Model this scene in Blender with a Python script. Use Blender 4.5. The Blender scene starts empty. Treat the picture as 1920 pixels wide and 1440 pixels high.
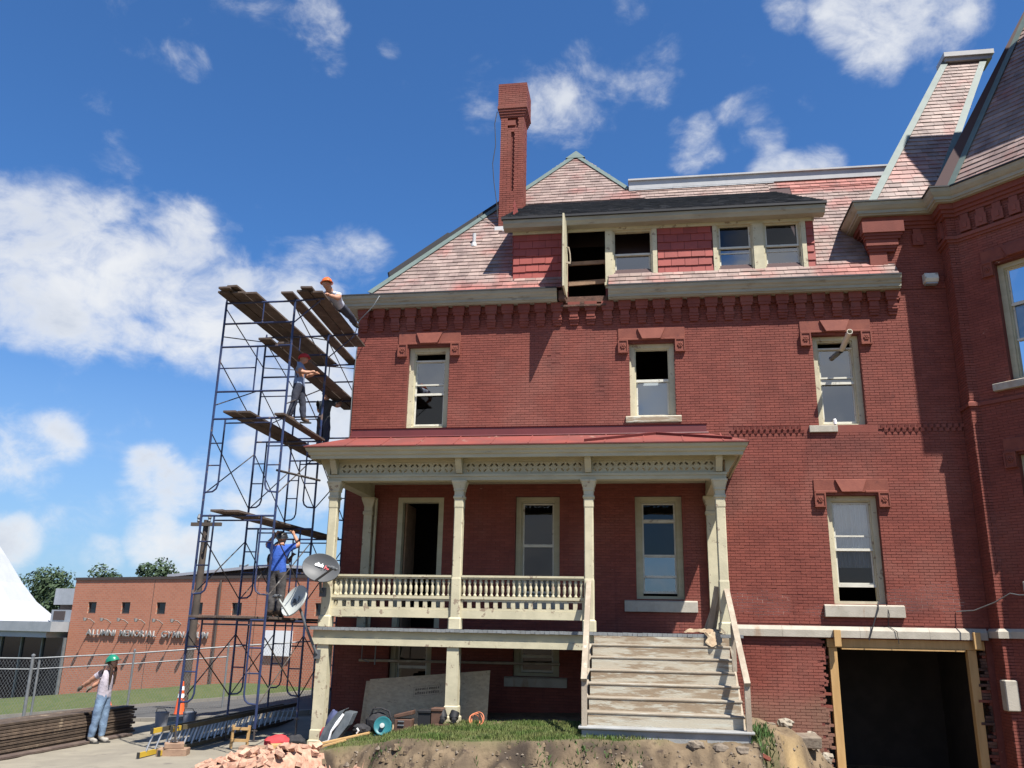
import bpy, math, random
import numpy as np
from mathutils import Vector, Matrix
R = math.radians
rng = random.Random(7)
scene = bpy.context.scene
col = scene.collection

# ------------------------------------------------------------------ camera
PITCH, ROLL, YAW = R(16.06), R(1.14), R(8.85)
fwd = Vector((-math.sin(YAW) * math.cos(PITCH), math.cos(YAW) * math.cos(PITCH), math.sin(PITCH)))
rgt = Vector((math.cos(YAW), math.sin(YAW), 0))
upv = rgt.cross(fwd)
r2 = math.cos(ROLL) * rgt + math.sin(ROLL) * upv
u2 = -math.sin(ROLL) * rgt + math.cos(ROLL) * upv
cam_d = bpy.data.cameras.new('camera')
cam_d.sensor_fit = 'HORIZONTAL'
cam_d.sensor_width = 36.0
cam_d.lens = 1610.0 / 1920.0 * 36.0
cam_d.clip_start = 0.1
cam_d.clip_end = 5000
cam = bpy.data.objects.new('camera', cam_d)
cam.matrix_world = Matrix(((r2.x, u2.x, -fwd.x, 0.0), (r2.y, u2.y, -fwd.y, -20.0), (r2.z, u2.z, -fwd.z, 1.7), (0, 0, 0, 1)))
col.objects.link(cam)
scene.camera = cam

# ------------------------------------------------------------------ light
SUN = Vector((1.0, -1.0, 2.4)).normalized()
sun_d = bpy.data.lights.new('sun', 'SUN')
sun_d.energy = 5.0
sun_d.angle = R(0.53)
sun_d.color = (1.0, 0.955, 0.88)
sun = bpy.data.objects.new('sun', sun_d)
sun.rotation_euler = SUN.to_track_quat('Z', 'Y').to_euler()
sun.location = (20, -20, 40)
col.objects.link(sun)
scene.view_settings.view_transform = 'Standard'
scene.view_settings.look = 'None'
scene.view_settings.exposure = 1.0
scene.view_settings.gamma = 1.0
scene.cycles.max_bounces = 6
scene.cycles.diffuse_bounces = 3
scene.cycles.glossy_bounces = 3
scene.cycles.transmission_bounces = 4
scene.cycles.transparent_max_bounces = 12
scene.cycles.use_denoising = True

# ------------------------------------------------------------------ node helpers
class NT:
    def __init__(s, tree): s.t = tree; s.n = tree.nodes; s.l = tree.links
    def new(s, t, **k):
        n = s.n.new(t)
        for a, v in k.items(): setattr(n, a, v)
        return n
    def put(s, sock, v):
        if v is None: return
        if isinstance(v, bpy.types.NodeSocket): s.l.new(v, sock)
        else: sock.default_value = v
    def math(s, op, a, b=None, c=None, clamp=False):
        n = s.new('ShaderNodeMath', operation=op, use_clamp=clamp)
        s.put(n.inputs[0], a); s.put(n.inputs[1], b); s.put(n.inputs[2], c)
        return n.outputs[0]
    def vmath(s, op, a, b=None, c=None):
        n = s.new('ShaderNodeVectorMath', operation=op)
        s.put(n.inputs[0], a); s.put(n.inputs[1], b)
        if op == 'SCALE': s.put(n.inputs[3], c)
        return n.outputs['Value'] if op in ('DOT_PRODUCT', 'LENGTH', 'DISTANCE') else n.outputs[0]
    def mix(s, f, a, b, blend='MIX'):
        n = s.new('ShaderNodeMix', data_type='RGBA', blend_type=blend)
        s.put(n.inputs[0], f); s.put(n.inputs[6], a); s.put(n.inputs[7], b)
        return n.outputs[2]
    def noise(s, vec, scale, detail=4, rough=0.55, out=0, dist=0.0):
        n = s.new('ShaderNodeTexNoise'); s.put(n.inputs['Vector'], vec)
        n.inputs['Scale'].default_value = scale; n.inputs['Detail'].default_value = detail
        n.inputs['Roughness'].default_value = rough; n.inputs['Distortion'].default_value = dist
        return n.outputs[out]
    def ramp(s, f, a, b, lo=0.0, hi=1.0, smooth=True):
        n = s.new('ShaderNodeMapRange', interpolation_type='SMOOTHSTEP' if smooth else 'LINEAR')
        s.put(n.inputs[0], f); s.put(n.inputs[1], a); s.put(n.inputs[2], b); s.put(n.inputs[3], lo); s.put(n.inputs[4], hi)
        return n.outputs[0]
def c4(c): return (c[0], c[1], c[2], 1.0)

# ------------------------------------------------------------------ sky
world = bpy.data.worlds.new('World'); scene.world = world; world.use_nodes = True
world.node_tree.nodes.clear()
W = NT(world.node_tree)
sky = W.new('ShaderNodeTexSky', sky_type='NISHITA')
sky.sun_disc = False
sky.sun_elevation = math.asin(SUN.z)
sky.sun_rotation = math.atan2(SUN.x, SUN.y)
sky.air_density = 1.0; sky.dust_density = 0.35; sky.ozone_density = 3.0; sky.altitude = 300
tc = W.new('ShaderNodeTexCoord')
D = W.vmath('NORMALIZE', tc.outputs['Generated'])
sep = W.new('ShaderNodeSeparateXYZ'); W.put(sep.inputs[0], D)
dz = W.math('MAXIMUM', sep.outputs[2], 0.0)
den = W.math('ADD', dz, 0.22)
P = W.vmath('SCALE', D, None, W.math('DIVIDE', 1.0, den))
def pxdir(x, y):
    v = r2 * ((x - 960) / 1610) - u2 * ((y - 720) / 1610) + fwd
    return v.normalized()
# cumulus banks: direction (image bearing of each bank), angular radius, weight
BANKS = [(30, 450, 95, 1.0), (120, 430, 100, 1.0), (210, 450, 100, 1.0), (300, 480, 100, 1.0), (60, 540, 90, .9), (170, 560, 95, 1.0), (280, 580, 95, 1.0), (380, 540, 95, 1.0), (370, 640, 80, .9), (450, 640, 90, 1.0), (200, 345, 60, .62), (130, 385, 50, .6), (400, 470, 55, .55),
         (520, 560, 85, .75), (590, 520, 70, .75), (660, 490, 65, .75), (700, 520, 45, .5), (530, 650, 100, 1.0), (600, 640, 90, 1.0), (530, 740, 90, 1.0), (610, 760, 110, 1.0), (500, 830, 60, .9), (590, 860, 90, .95), (480, 700, 60, .8),
         (245, 20, 60, .42), (330, 70, 55, .45), (355, 105, 35, .5), (280, 50, 50, .42), (440, 5, 60, .5), (520, 15, 60, .62), (580, 30, 50, .7), (610, 75, 42, .7), (625, 105, 28, .65), (730, 85, 24, .42),
         (1180, 15, 42, .68), (1150, 90, 60, .36), (1105, 130, 60, .42), (1220, 110, 60, .40), (1200, 160, 65, .36), (1130, 190, 65, .45), (1050, 215, 65, .50), (1010, 190, 40, .42), (900, 230, 32, .40), (1080, 240, 40, .5),
         (1420, 190, 42, .66), (1390, 230, 50, .72), (1440, 250, 40, .66), (1320, 265, 45, .72), (1290, 285, 38, .66), (1270, 255, 30, .5), (1540, 305, 40, .62), (1490, 325, 45, .6), (1450, 320, 40, .5), (1400, 112, 18, .5), (1515, 190, 26, .55), (1560, 200, 24, .35),
         (1600, 20, 70, .85), (1680, 30, 80, .95), (1650, 80, 65, .95), (1760, 25, 65, .85), (1630, 125, 30, .7), (1480, 30, 34, .6), (1465, 15, 30, .55), (1720, 90, 50, .55),
         (20, 850, 60, .95), (80, 840, 55, .95), (60, 880, 50, .85), (20, 1020, 48, .9), (60, 1020, 30, .6), (300, 890, 50, .85), (340, 920, 55, .75), (280, 940, 55, .6), (420, 920, 70, .65), (380, 870, 40, .5), (480, 930, 70, .8), (290, 1010, 50, .95), (340, 1030, 50, .9), (190, 1040, 40, .7), (120, 990, 60, .5), (220, 985, 60, .5), (420, 1010, 70, .7), (520, 980, 80, .7), (130, 1060, 70, .5), (560, 1040, 80, .6), (300, 770, 40, .33), (390, 740, 40, .4)]
# banks behind the camera, the ones mirrored in the window panes
MIRROR = [(1185, 495, 110, 1.0), (1590, 735, 100, .9), (1450, 480, 90, .62), (800, 760, 120, .9), (1225, 745, 80, .7), (1000, 1010, 120, .6), (1600, 1030, 110, .8)]
acc = None
for q, (x, y, rad, w) in enumerate(BANKS + MIRROR):
    v = pxdir(x, y); a = (rad / 1610.0) * 1.0
    if q >= len(BANKS): v = Vector((v.x, -v.y, v.z))
    d = W.vmath('DOT_PRODUCT', D, tuple(v))
    g = W.ramp(d, math.cos(a * 1.55), math.cos(a * .25), 0.0, w)
    acc = g if acc is None else W.math('MAXIMUM', acc, g)
Q = W.vmath('MULTIPLY', D, (1.0, 1.0, 1.45))
warp = W.vmath('SCALE', W.vmath('SUBTRACT', W.noise(Q, 6.0, 3, .5, out=1), (.5, .5, .5)), None, 0.10)
Pw = W.vmath('ADD', Q, warp)
n1 = W.noise(Pw, 9.0, 9, .58)
n2 = W.noise(Pw, 24.0, 8, .66)
# one cloud field over the whole sky; the banks only say where it gathers
base = W.math('ADD', W.math('MULTIPLY', W.math('SUBTRACT', n1, .5), 2.8), W.math('MULTIPLY', W.math('SUBTRACT', n2, .5), 1.0))
inframe = W.ramp(W.vmath('DOT_PRODUCT', D, tuple(fwd)), math.cos(R(62)), math.cos(R(50)), 0.0, 1.0)
bias = W.math('SUBTRACT', W.math('MULTIPLY', acc, 1.30), W.math('ADD', .20, W.math('MULTIPLY', inframe, .55)))
dens_in = W.math('ADD', base, bias)
cov = W.ramp(dens_in, -.40, .85)
lowhaze = W.ramp(sep.outputs[2], .0, .31, .80, 0.0, smooth=False)
shade = W.noise(W.vmath('ADD', Pw, (0.02, -0.01, .05)), 7.0, 6, .55)
thick = W.ramp(dens_in, .30, 1.1)
cw = W.mix(W.math('MULTIPLY', W.ramp(shade, .38, .62), thick), c4((.44, .45, .465)), c4((.29, .32, .375)))
skyc = W.vmath('SCALE', sky.outputs[0], None, 0.065)
skyc = W.mix(1.0, skyc, c4((.51, .88, 1.25)), 'MULTIPLY')
skyc = W.mix(lowhaze, skyc, c4((.20, .275, .365)))
fin = W.mix(W.math('MULTIPLY', W.math('POWER', cov, 1.25), .95), skyc, cw)
bg = W.new('ShaderNodeBackground'); W.put(bg.inputs[0], fin); bg.inputs[1].default_value = 1.0
world.cycles.sampling_method = 'MANUAL'; world.cycles.sample_map_resolution = 512
wo = W.new('ShaderNodeOutputWorld'); W.l.new(bg.outputs[0], wo.inputs[0])

# ------------------------------------------------------------------ materials
MATS = {}
def pmat(name, c1, c2=None, scale=3.0, rough=.75, bump=.0, bscale=40, island=0.0, metal=0.0, spec=.3, c3=None, s3=1.0, t3=(.55, .7), lo=.35, hi=.65, stretch=None, extra=None, emit=None):
    m = bpy.data.materials.new(name); m.use_nodes = True
    N = NT(m.node_tree); b = m.node_tree.nodes['Principled BSDF']
    geo = N.new('ShaderNodeNewGeometry'); pos = geo.outputs['Position']
    if stretch: pos = N.vmath('MULTIPLY', pos, stretch)
    cur = c4(c1)
    if c2 is not None: cur = N.mix(N.ramp(N.noise(pos, scale, 6, .6), lo, hi), c4(c1), c4(c2))
    if c3 is not None: cur = N.mix(N.ramp(N.noise(pos, s3, 7, .65), t3[0], t3[1]), cur, c4(c3))
    if extra: cur = extra(N, geo, cur)
    if island:
        oi = N.new('ShaderNodeObjectInfo')
        rv = N.math('FRACT', N.math('ADD', geo.outputs['Random Per Island'], oi.outputs['Random']))
        k = N.ramp(rv, 0, 1, 1 - island, 1 + island, smooth=False)
        cur = N.vmath('SCALE', cur, None, k)
    N.put(b.inputs['Base Color'], cur)
    b.inputs['Roughness'].default_value = rough; b.inputs['Metallic'].default_value = metal
    b.inputs['Specular IOR Level'].default_value = spec
    if bump:
        bn = N.new('ShaderNodeBump'); bn.inputs['Strength'].default_value = bump; bn.inputs['Distance'].default_value = .02
        N.put(bn.inputs['Height'], N.noise(pos, bscale, 5, .6)); N.l.new(bn.outputs[0], b.inputs['Normal'])
    MATS[name] = m
    return m
def boxmask(N, geo, x0, x1, z0, z1, soft=.25, wob=.5):
    pos = geo.outputs['Position']
    w = N.vmath('SCALE', N.vmath('SUBTRACT', N.noise(pos, 2.2, 4, .6, out=1), (.5, .5, .5)), None, wob)
    p = N.vmath('ADD', pos, w); s = N.new('ShaderNodeSeparateXYZ'); N.put(s.inputs[0], p)
    a = N.ramp(s.outputs[0], x0, x0 + soft); b = N.ramp(s.outputs[0], x1, x1 - soft)
    c = N.ramp(s.outputs[2], z0, z0 + soft); d = N.ramp(s.outputs[2], z1, z1 - soft)
    return N.math('MULTIPLY', N.math('MULTIPLY', a, b), N.math('MULTIPLY', c, d))
def brick_extra(N, geo, cur):
    # dust splashed above the dug ground, sooty patches, chipped pale paint
    m = boxmask(N, geo, 1.6, 4.3, -2.5, .75, .6, .5)
    cur = N.mix(N.math('MULTIPLY', m, .62), cur, c4((.19, .13, .09)))
    ch = N.ramp(N.noise(geo.outputs['Position'], 14, 3, .6), .74, .78)
    big = N.ramp(N.noise(geo.outputs['Position'], 1.1, 3, .6), .55, .7)
    cur = N.mix(N.math('MULTIPLY', ch, big), cur, c4((.34, .24, .19)))
    lite = N.ramp(N.noise(geo.outputs['Position'], .55, 4, .6), .48, .66)
    cur = N.mix(N.math('MULTIPLY', lite, .45), cur, c4((.25, .098, .074)))
    run = N.ramp(N.noise(N.vmath('MULTIPLY', geo.outputs['Position'], (3.2, 1, .22)), 1.3, 4, .6), .58, .74)
    cur = N.mix(N.math('MULTIPLY', run, .5), cur, c4((.11, .034, .029)))
    soot = N.ramp(N.noise(N.vmath('MULTIPLY', geo.outputs['Position'], (1, 1, .45)), 1.7, 5, .65), .60, .78)
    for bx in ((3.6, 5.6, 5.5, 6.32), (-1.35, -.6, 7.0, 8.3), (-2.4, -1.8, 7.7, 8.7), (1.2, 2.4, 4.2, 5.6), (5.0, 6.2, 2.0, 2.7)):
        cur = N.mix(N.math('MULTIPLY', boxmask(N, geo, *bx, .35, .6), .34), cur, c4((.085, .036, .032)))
    return N.mix(N.math('MULTIPLY', soot, .6), cur, c4((.075, .027, .025)))
pmat('brick', (.205, .057, .041), (.168, .045, .033), 2.2, .72, .25, 60, island=.10, spec=.25, extra=brick_extra)
def mortar_extra(N, geo, cur):
    m1 = boxmask(N, geo, 5.1, 6.75, 2.15, 2.95, .4, .9); m2 = boxmask(N, geo, 1.8, 3.3, 2.0, 2.75, .4, .7)
    m3 = boxmask(N, geo, 3.2, 4.0, 2.0, 2.4, .3, .5)
    m = N.math('MAXIMUM', N.math('MAXIMUM', m1, m2), m3)
    fl = N.ramp(N.noise(geo.outputs['Position'], 3.1, 5, .7), .66, .72)
    m = N.math('MAXIMUM', N.ramp(m, .15, .5), N.math('MULTIPLY', fl, .8))
    return N.mix(m, cur, c4((.60, .43, .34)))
pmat('mortar', (.125, .036, .028), (.15, .046, .036), 5, .9, extra=mortar_extra)
pmat('cream_paint', (.52, .47, .325), (.44, .40, .275), 3.5, .6, .15, 30, c3=(.27, .21, .15), s3=6.0, t3=(.605, .625))
pmat('cream_shade', (.45, .42, .29), (.39, .36, .245), 2.5, .6, .12, 30, c3=(.28, .24, .17), s3=4, t3=(.64, .75), stretch=(.5, 1, 2))  # the same cream paint, darkened in colour for woodwork in shade
pmat('white_paint', (.58, .56, .48), (.50, .48, .41), 4, .5, .1, 30, c3=(.30, .26, .21), s3=7, t3=(.62, .65))
pmat('peel_wood', (.42, .375, .29), (.26, .195, .13), 2.4, .8, .4, 40, c3=(.44, .42, .345), s3=6, t3=(.5, .62), lo=.42, hi=.55, stretch=(.45, 1, 3.2))
pmat('tread_wood', (.28, .24, .185), (.22, .18, .135), 3, .8, .3, 40, c3=(.34, .33, .285), s3=4, t3=(.52, .66), stretch=(.4, 2, 2))
pmat('grey_tread', (.21, .22, .225), (.17, .175, .175), 3, .7, .2, 40)
pmat('bare_wood', (.36, .305, .235), (.27, .22, .165), 4, .8, .3, 50, stretch=(1, 1, .4), c3=(.44, .41, .33), s3=6, t3=(.58, .68))
def slate_extra(N, geo, cur):
    pos = geo.outputs['Position']
    m1 = boxmask(N, geo, -3.75, -3.0, 9.0, 12.6, .5, .5)
    m2 = boxmask(N, geo, -4.9, -.5, 9.0, 10.35, .4, .5)
    m3 = boxmask(N, geo, 3.9, 6.0, 9.0, 10.6, .5, .5)
    m4 = boxmask(N, geo, 3.8, 6.8, 13.4, 14.6, .3, .4)
    m = N.math('MAXIMUM', N.math('MAXIMUM', m1, m2), N.math('MAXIMUM', m3, m4))
    pat = N.ramp(N.noise(pos, .9, 4, .6), .50, .66)
    m = N.math('MAXIMUM', N.math('MULTIPLY', m, .72), N.math('MULTIPLY', pat, .42))
    cur = N.mix(m, cur, c4((.30, .085, .068)))
    dk = N.ramp(N.noise(N.vmath('MULTIPLY', pos, (1.3, 1, .6)), 1.5, 5, .65), .50, .72)
    return N.mix(N.math('MULTIPLY', dk, .5), cur, c4((.10, .065, .062)))
pmat('slate', (.275, .205, .178), (.215, .155, .137), 2.0, .55, .2, 30, island=.2, spec=.35, extra=slate_extra)
pmat('slate_under', (.07, .045, .045), rough=.9)
pmat('shingle', (.30, .068, .055), (.26, .058, .048), 3, .6, .1, 40, island=.10)
pmat('dark_slate', (.10, .10, .105), (.078, .079, .082), 4, .7, .3, 40, island=.12, c3=(.16, .15, .14), s3=6, t3=(.6, .7))
pmat('red_metal', (.225, .058, .046), (.165, .052, .044), 1.8, .5, .15, 10, c3=(.26, .15, .115), s3=3.6, t3=(.58, .70), spec=.4)
pmat('red_flashing', (.128, .028, .028), (.112, .026, .026), 2, .45, .1, 8, spec=.4)
pmat('dark_red_trim', (.13, .028, .025), rough=.6)
def stone_extra(N, geo, cur):
    st = N.ramp(N.noise(N.vmath('MULTIPLY', geo.outputs['Position'], (2.2, 1, .6)), 1.6, 4, .6), .58, .72)
    return N.mix(N.math('MULTIPLY', st, .6), cur, c4((.26, .15, .085)))
pmat('stone', (.40, .365, .305), (.34, .31, .255), 4, .85, .25, 40, extra=stone_extra)
pmat('terracotta', (.205, .062, .041), (.17, .049, .034), 5, .75, .2, 40, c3=(.10, .032, .026), s3=4, t3=(.6, .75))
pmat('copper', (.118, .152, .138), (.098, .13, .118), 3, .5, .05, 10)
pmat('cornice_paint', (.335, .315, .24), (.28, .262, .20), 2.5, .6, .15, 30, c3=(.20, .17, .12), s3=4, t3=(.58, .70), stretch=(.5, 1, 2))
pmat('step_grey', (.29, .295, .29), (.24, .24, .23), 3, .7, .2, 40)
pmat('white_metal', (.45, .45, .45), (.39, .39, .39), 2, .35, .05, 10, spec=.5)
pmat('lead', (.30, .31, .33), (.22, .23, .25), 4, .5)
pmat('black_edge', (.03, .03, .033), rough=.6)
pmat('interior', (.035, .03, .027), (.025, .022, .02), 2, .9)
pmat('charred', (.07, .04, .032), (.14, .075, .055), 6, .9, .6, 30)
pmat('new_lumber', (.46, .29, .125), (.40, .245, .10), 4, .65, .15, 40, stretch=(3, 3, .4))
pmat('old_lumber', (.30, .19, .12), (.22, .14, .09), 4, .8, .3, 40)
pmat('plank', (.105, .078, .062), (.07, .05, .042), 5, .85, .4, 50, island=.25, c3=(.17, .135, .118), s3=3, t3=(.6, .75))
pmat('stack_board', (.115, .082, .058), (.075, .054, .04), 5, .85, .4, 50, island=.35, c3=(.25, .19, .13), s3=2.5, t3=(.58, .72))
pmat('crib_wood', (.30, .195, .13), (.22, .14, .095), 6, .85, .4, 40)
pmat('scaffold_blue', (.022, .038, .105), (.02, .028, .07), 3, .45, .1, 40, c3=(.14, .10, .085), s3=5, t3=(.58, .66), spec=.4)
pmat('brace_steel', (.10, .088, .08), (.06, .048, .042), 6, .5, .1, 40, c3=(.26, .25, .24), s3=4, t3=(.58, .66), metal=.3)
pmat('galv', (.20, .21, .215), (.155, .165, .17), 5, .5, 0, metal=.3)
pmat('dish_grey', (.085, .088, .092), (.078, .081, .085), 3, .5)
pmat('dish_light', (.43, .45, .43), (.39, .41, .39), 3, .5)
pmat('dish_dark', (.10, .105, .11), rough=.5)
pmat('white_flat', (.80, .80, .80), rough=.6)
pmat('logo_red', (.62, .09, .10), rough=.6)
pmat('logo_dark', (.05, .055, .06), rough=.6)
pmat('osb', (.42, .33, .215), (.33, .26, .17), 9, .85, .3, 60, c3=(.20, .14, .09), s3=16, t3=(.60, .66), stretch=(1, 1, 2.2))
pmat('pvc', (.62, .58, .48), rough=.4)
def dirt_extra(N, geo, cur):
    a = N.new('ShaderNodeAttribute', attribute_name='grass')
    g = N.mix(N.ramp(N.noise(geo.outputs['Position'], 1.7, 5, .65), .4, .62), c4((.055, .075, .02)), c4((.085, .08, .032)))
    cur = N.mix(a.outputs['Fac'], cur, g)
    t = N.new('ShaderNodeAttribute', attribute_name='topsoil')
    cur = N.mix(t.outputs['Fac'], cur, c4((.045, .033, .024)))
    b = N.new('ShaderNodeAttribute', attribute_name='sand')
    return N.mix(b.outputs['Fac'], cur, c4((.30, .21, .10)))
pmat('soil', (.18, .132, .082), (.125, .09, .056), 2.6, .95, 1.0, 14, c3=(.06, .042, .03), s3=4.5, t3=(.56, .70), extra=dirt_extra)
pmat('concrete', (.235, .21, .162), (.195, .174, .136), 1.4, .9, .3, 30, c3=(.12, .104, .088), s3=2.0, t3=(.58, .75))
pmat('asphalt', (.085, .083, .08), (.066, .065, .063), 1.5, .9, .3, 60)
pmat('kerb_concrete', (.22, .20, .17), (.18, .165, .14), 2, .9, .2, 30)
pmat('far_lawn', (.055, .078, .024), (.075, .088, .032), 3, .95, .6, 25)
pmat('blade', (.068, .11, .022), (.125, .135, .044), 1.5, .7, island=.35)
pmat('weed', (.05, .095, .02), (.035, .07, .018), 4, .7, island=.3)
pmat('leaf', (.05, .078, .036), (.032, .055, .026), 0.35, .75, island=.3)
pmat('pole_wood', (.085, .068, .055), (.06, .048, .04), 3, .85)
pmat('bark', (.09, .07, .05), rough=.9)
pmat('salvage_brick', (.46, .30, .215), (.36, .19, .13), 9, .9, .4, 40, c3=(.16, .07, .05), s3=9, t3=(.60, .68), island=.14)
pmat('rock', (.20, .165, .125), (.14, .11, .085), 5, .9, .6, 20)
pmat('rock_pale', (.32, .285, .23), (.25, .21, .16), 6, .9, .6, 20)
def glassmat(name, tint, k=1.0):
    m = bpy.data.materials.new(name); m.use_nodes = True; N = NT(m.node_tree); N.n.clear()
    fr = N.new('ShaderNodeFresnel'); fr.inputs[0].default_value = 1.55
    tr = N.new('ShaderNodeBsdfTransparent'); tr.inputs[0].default_value = c4(tint)
    gl = N.new('ShaderNodeBsdfGlossy'); gl.inputs['Roughness'].default_value = .01; gl.inputs[0].default_value = (.95, .97, 1, 1)
    geo = N.new('ShaderNodeNewGeometry')
    bn = N.new('ShaderNodeBump'); bn.inputs['Strength'].default_value = .05; bn.inputs['Distance'].default_value = .05
    N.put(bn.inputs['Height'], N.noise(geo.outputs['Position'], 1.2, 2, .5)); N.l.new(bn.outputs[0], gl.inputs['Normal'])
    mx = N.new('ShaderNodeMixShader'); N.put(mx.inputs[0], N.math('MULTIPLY', fr.outputs[0], 2.4 * k, clamp=True))
    N.l.new(tr.outputs[0], mx.inputs[1]); N.l.new(gl.outputs[0], mx.inputs[2])
    o = N.new('ShaderNodeOutputMaterial'); N.l.new(mx.outputs[0], o.inputs[0]); MATS[name] = m
glassmat('glass', (.7, .75, .78), 1.9)
glassmat('glass_dull', (.45, .48, .5), .38)
pmat('curtain', (.62, .63, .65), rough=.9)
pmat('blind', (.52, .55, .56), rough=.8)

# ------------------------------------------------------------------ geometry helpers
class MB:
    def __init__(s, M=None): s.v = []; s.f = []; s.M = M
    def pts(s, ps):
        n = len(s.v)
        for p in ps:
            if s.M is not None: p = s.M @ Vector(p)
            s.v.append((p[0], p[1], p[2]))
        return n
    def box(s, x0, x1, y0, y1, z0, z1):
        n = s.pts([(x0, y0, z0), (x1, y0, z0), (x1, y1, z0), (x0, y1, z0), (x0, y0, z1), (x1, y0, z1), (x1, y1, z1), (x0, y1, z1)])
        s.f += [(n, n+3, n+2, n+1), (n+4, n+5, n+6, n+7), (n, n+1, n+5, n+4), (n+1, n+2, n+6, n+5), (n+2, n+3, n+7, n+6), (n+3, n, n+4, n+7)]
        return s
    def poly(s, ps):
        n = s.pts(ps); s.f.append(tuple(range(n, n + len(ps)))); return s
    def prism(s, ps, vec):
        k = len(ps); vec = Vector(vec)
        n = s.pts(ps); m = s.pts([Vector(p) + vec for p in ps])
        s.f.append(tuple(range(n + k - 1, n - 1, -1))); s.f.append(tuple(range(m, m + k)))
        for i in range(k):
            j = (i + 1) % k; s.f.append((n + i, n + j, m + j, m + i))
        return s
    def beam(s, p0, p1, w, h, up=(0, 0, 1)):
        p0 = Vector(p0); p1 = Vector(p1); d = (p1 - p0).normalized(); up = Vector(up)
        if abs(d.dot(up)) > .98: up = Vector((0, 1, 0))
        a = d.cross(up).normalized() * (w / 2); b = a.cross(d).normalized() * (h / 2)
        return s.prism([p0 - a - b, p0 + a - b, p0 + a + b, p0 - a + b], p1 - p0)
    def tube(s, ps, r, n=8, caps=True):
        ps = [Vector(p) for p in ps]; rs = r if isinstance(r, (list, tuple)) else [r] * len(ps)
        d0 = (ps[1] - ps[0]).normalized(); up = Vector((0, 0, 1)) if abs(d0.z) < .9 else Vector((1, 0, 0))
        a = d0.cross(up).normalized(); rings = []
        for i, p in enumerate(ps):
            if i == 0: d = d0
            elif i == len(ps) - 1: d = (ps[i] - ps[i-1]).normalized()
            else:
                d = (ps[i+1] - ps[i]).normalized() + (ps[i] - ps[i-1]).normalized()
                d = d.normalized() if d.length > 1e-6 else d0
            a = (a - d * a.dot(d)).normalized(); b = d.cross(a)
            rings.append(s.pts([p + (a * math.cos(t) + b * math.sin(t)) * rs[i] for t in [2 * math.pi * k / n for k in range(n)]]))
        for q in range(len(rings) - 1):
            A, B = rings[q], rings[q+1]
            for k in range(n):
                j = (k + 1) % n; s.f.append((A + k, A + j, B + j, B + k))
        if caps:
            s.f.append(tuple(range(rings[0] + n - 1, rings[0] - 1, -1))); s.f.append(tuple(range(rings[-1], rings[-1] + n)))
        return s
    def lathe(s, prof, base, axis=(0, 0, 1), n=12, caps=True):
        ax = Vector(axis).normalized(); a = ax.orthogonal().normalized(); b = ax.cross(a); base = Vector(base)
        rings = [s.pts([base + ax * h + (a * math.cos(t) + b * math.sin(t)) * max(r, 1e-4) for t in [2 * math.pi * k / n for k in range(n)]]) for r, h in prof]
        for A, B in zip(rings[:-1], rings[1:]):
            for k in range(n):
                j = (k + 1) % n; s.f.append((A + k, A + j, B + j, B + k))
        if caps:
            s.f.append(tuple(range(rings[0] + n - 1, rings[0] - 1, -1))); s.f.append(tuple(range(rings[-1], rings[-1] + n)))
        return s
    def grid(s, rows):
        m = len(rows[0]); idx = [s.pts(r) for r in rows]
        for a, b in zip(idx[:-1], idx[1:]):
            for k in range(m - 1): s.f.append((a + k, a + k + 1, b + k + 1, b + k))
        return s
    def build(s, name, mat, parent=None, smooth=False, bevel=0.0, top=False, loc=None):
        v = np.array(s.v, dtype=float)
        me = bpy.data.meshes.new(name)
        if parent is None:
            if loc is None: loc = ((v[:, 0].min() + v[:, 0].max()) / 2, (v[:, 1].min() + v[:, 1].max()) / 2, v[:, 2].min())
            v = v - np.array(loc)
        me.from_pydata(v.tolist(), [], s.f); me.update()
        me.materials.append(MATS[mat] if isinstance(mat, str) else mat)
        if smooth:
            me.polygons.foreach_set('use_smooth', [True] * len(me.polygons))
            try: me.set_sharp_from_angle(angle=R(40))
            except Exception: pass
        o = bpy.data.objects.new(name, me); col.objects.link(o)
        if parent is None: o.location = loc
        else:
            o.parent = parent
            o.matrix_parent_inverse = Matrix.Translation(-world_loc(parent))
        if bevel:
            md = o.modifiers.new('bevel', 'BEVEL'); md.width = bevel; md.segments = 1; md.limit_method = 'ANGLE'
        return o
def world_loc(o):
    return Vector(o.location) if o.parent is None else Vector((0, 0, 0))
def tag(o, label, cat=None, group=None, kind=None):
    if label: o['label'] = label
    if cat: o['category'] = cat
    if group: o['group'] = group
    if kind: o['kind'] = kind
    return o
def thing(name, loc, label, cat, group=None):
    e = bpy.data.objects.new(name, None); e.location = loc; e.empty_display_size = .2; col.objects.link(e)
    return tag(e, label, cat, group)
def sbox(name, mat, parent, *b, bevel=0.0): return MB().box(*b).build(name, mat, parent, bevel=bevel)
def place(me, name, loc, parent=None, rot=None, scale=None):
    o = bpy.data.objects.new(name, me); col.objects.link(o)
    M = Matrix.Translation(Vector(loc))
    if rot is not None: M = M @ (rot.to_4x4() if isinstance(rot, Matrix) else rot)
    if scale is not None: M = M @ Matrix.Diagonal((*scale, 1.0))
    if parent is not None:
        o.parent = parent; o.matrix_parent_inverse = Matrix.Translation(-world_loc(parent))
    o.matrix_basis = M
    return o
class Frame:
    """upright wall frame: origin, direction along the wall; n points out of the wall"""
    def __init__(s, O, u):
        s.O = Vector(O); s.u = Vector(u).normalized(); s.n = Vector((s.u.y, -s.u.x, 0))
        s.M = Matrix(((s.u.x, -s.n.x, 0, s.O.x), (s.u.y, -s.n.y, 0, s.O.y), (0, 0, 1, s.O.z), (0, 0, 0, 1)))   # local x along, y inward, z up
    def P(s, u, d, z): return s.O + s.u * u + s.n * d + Vector((0, 0, z))
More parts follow.
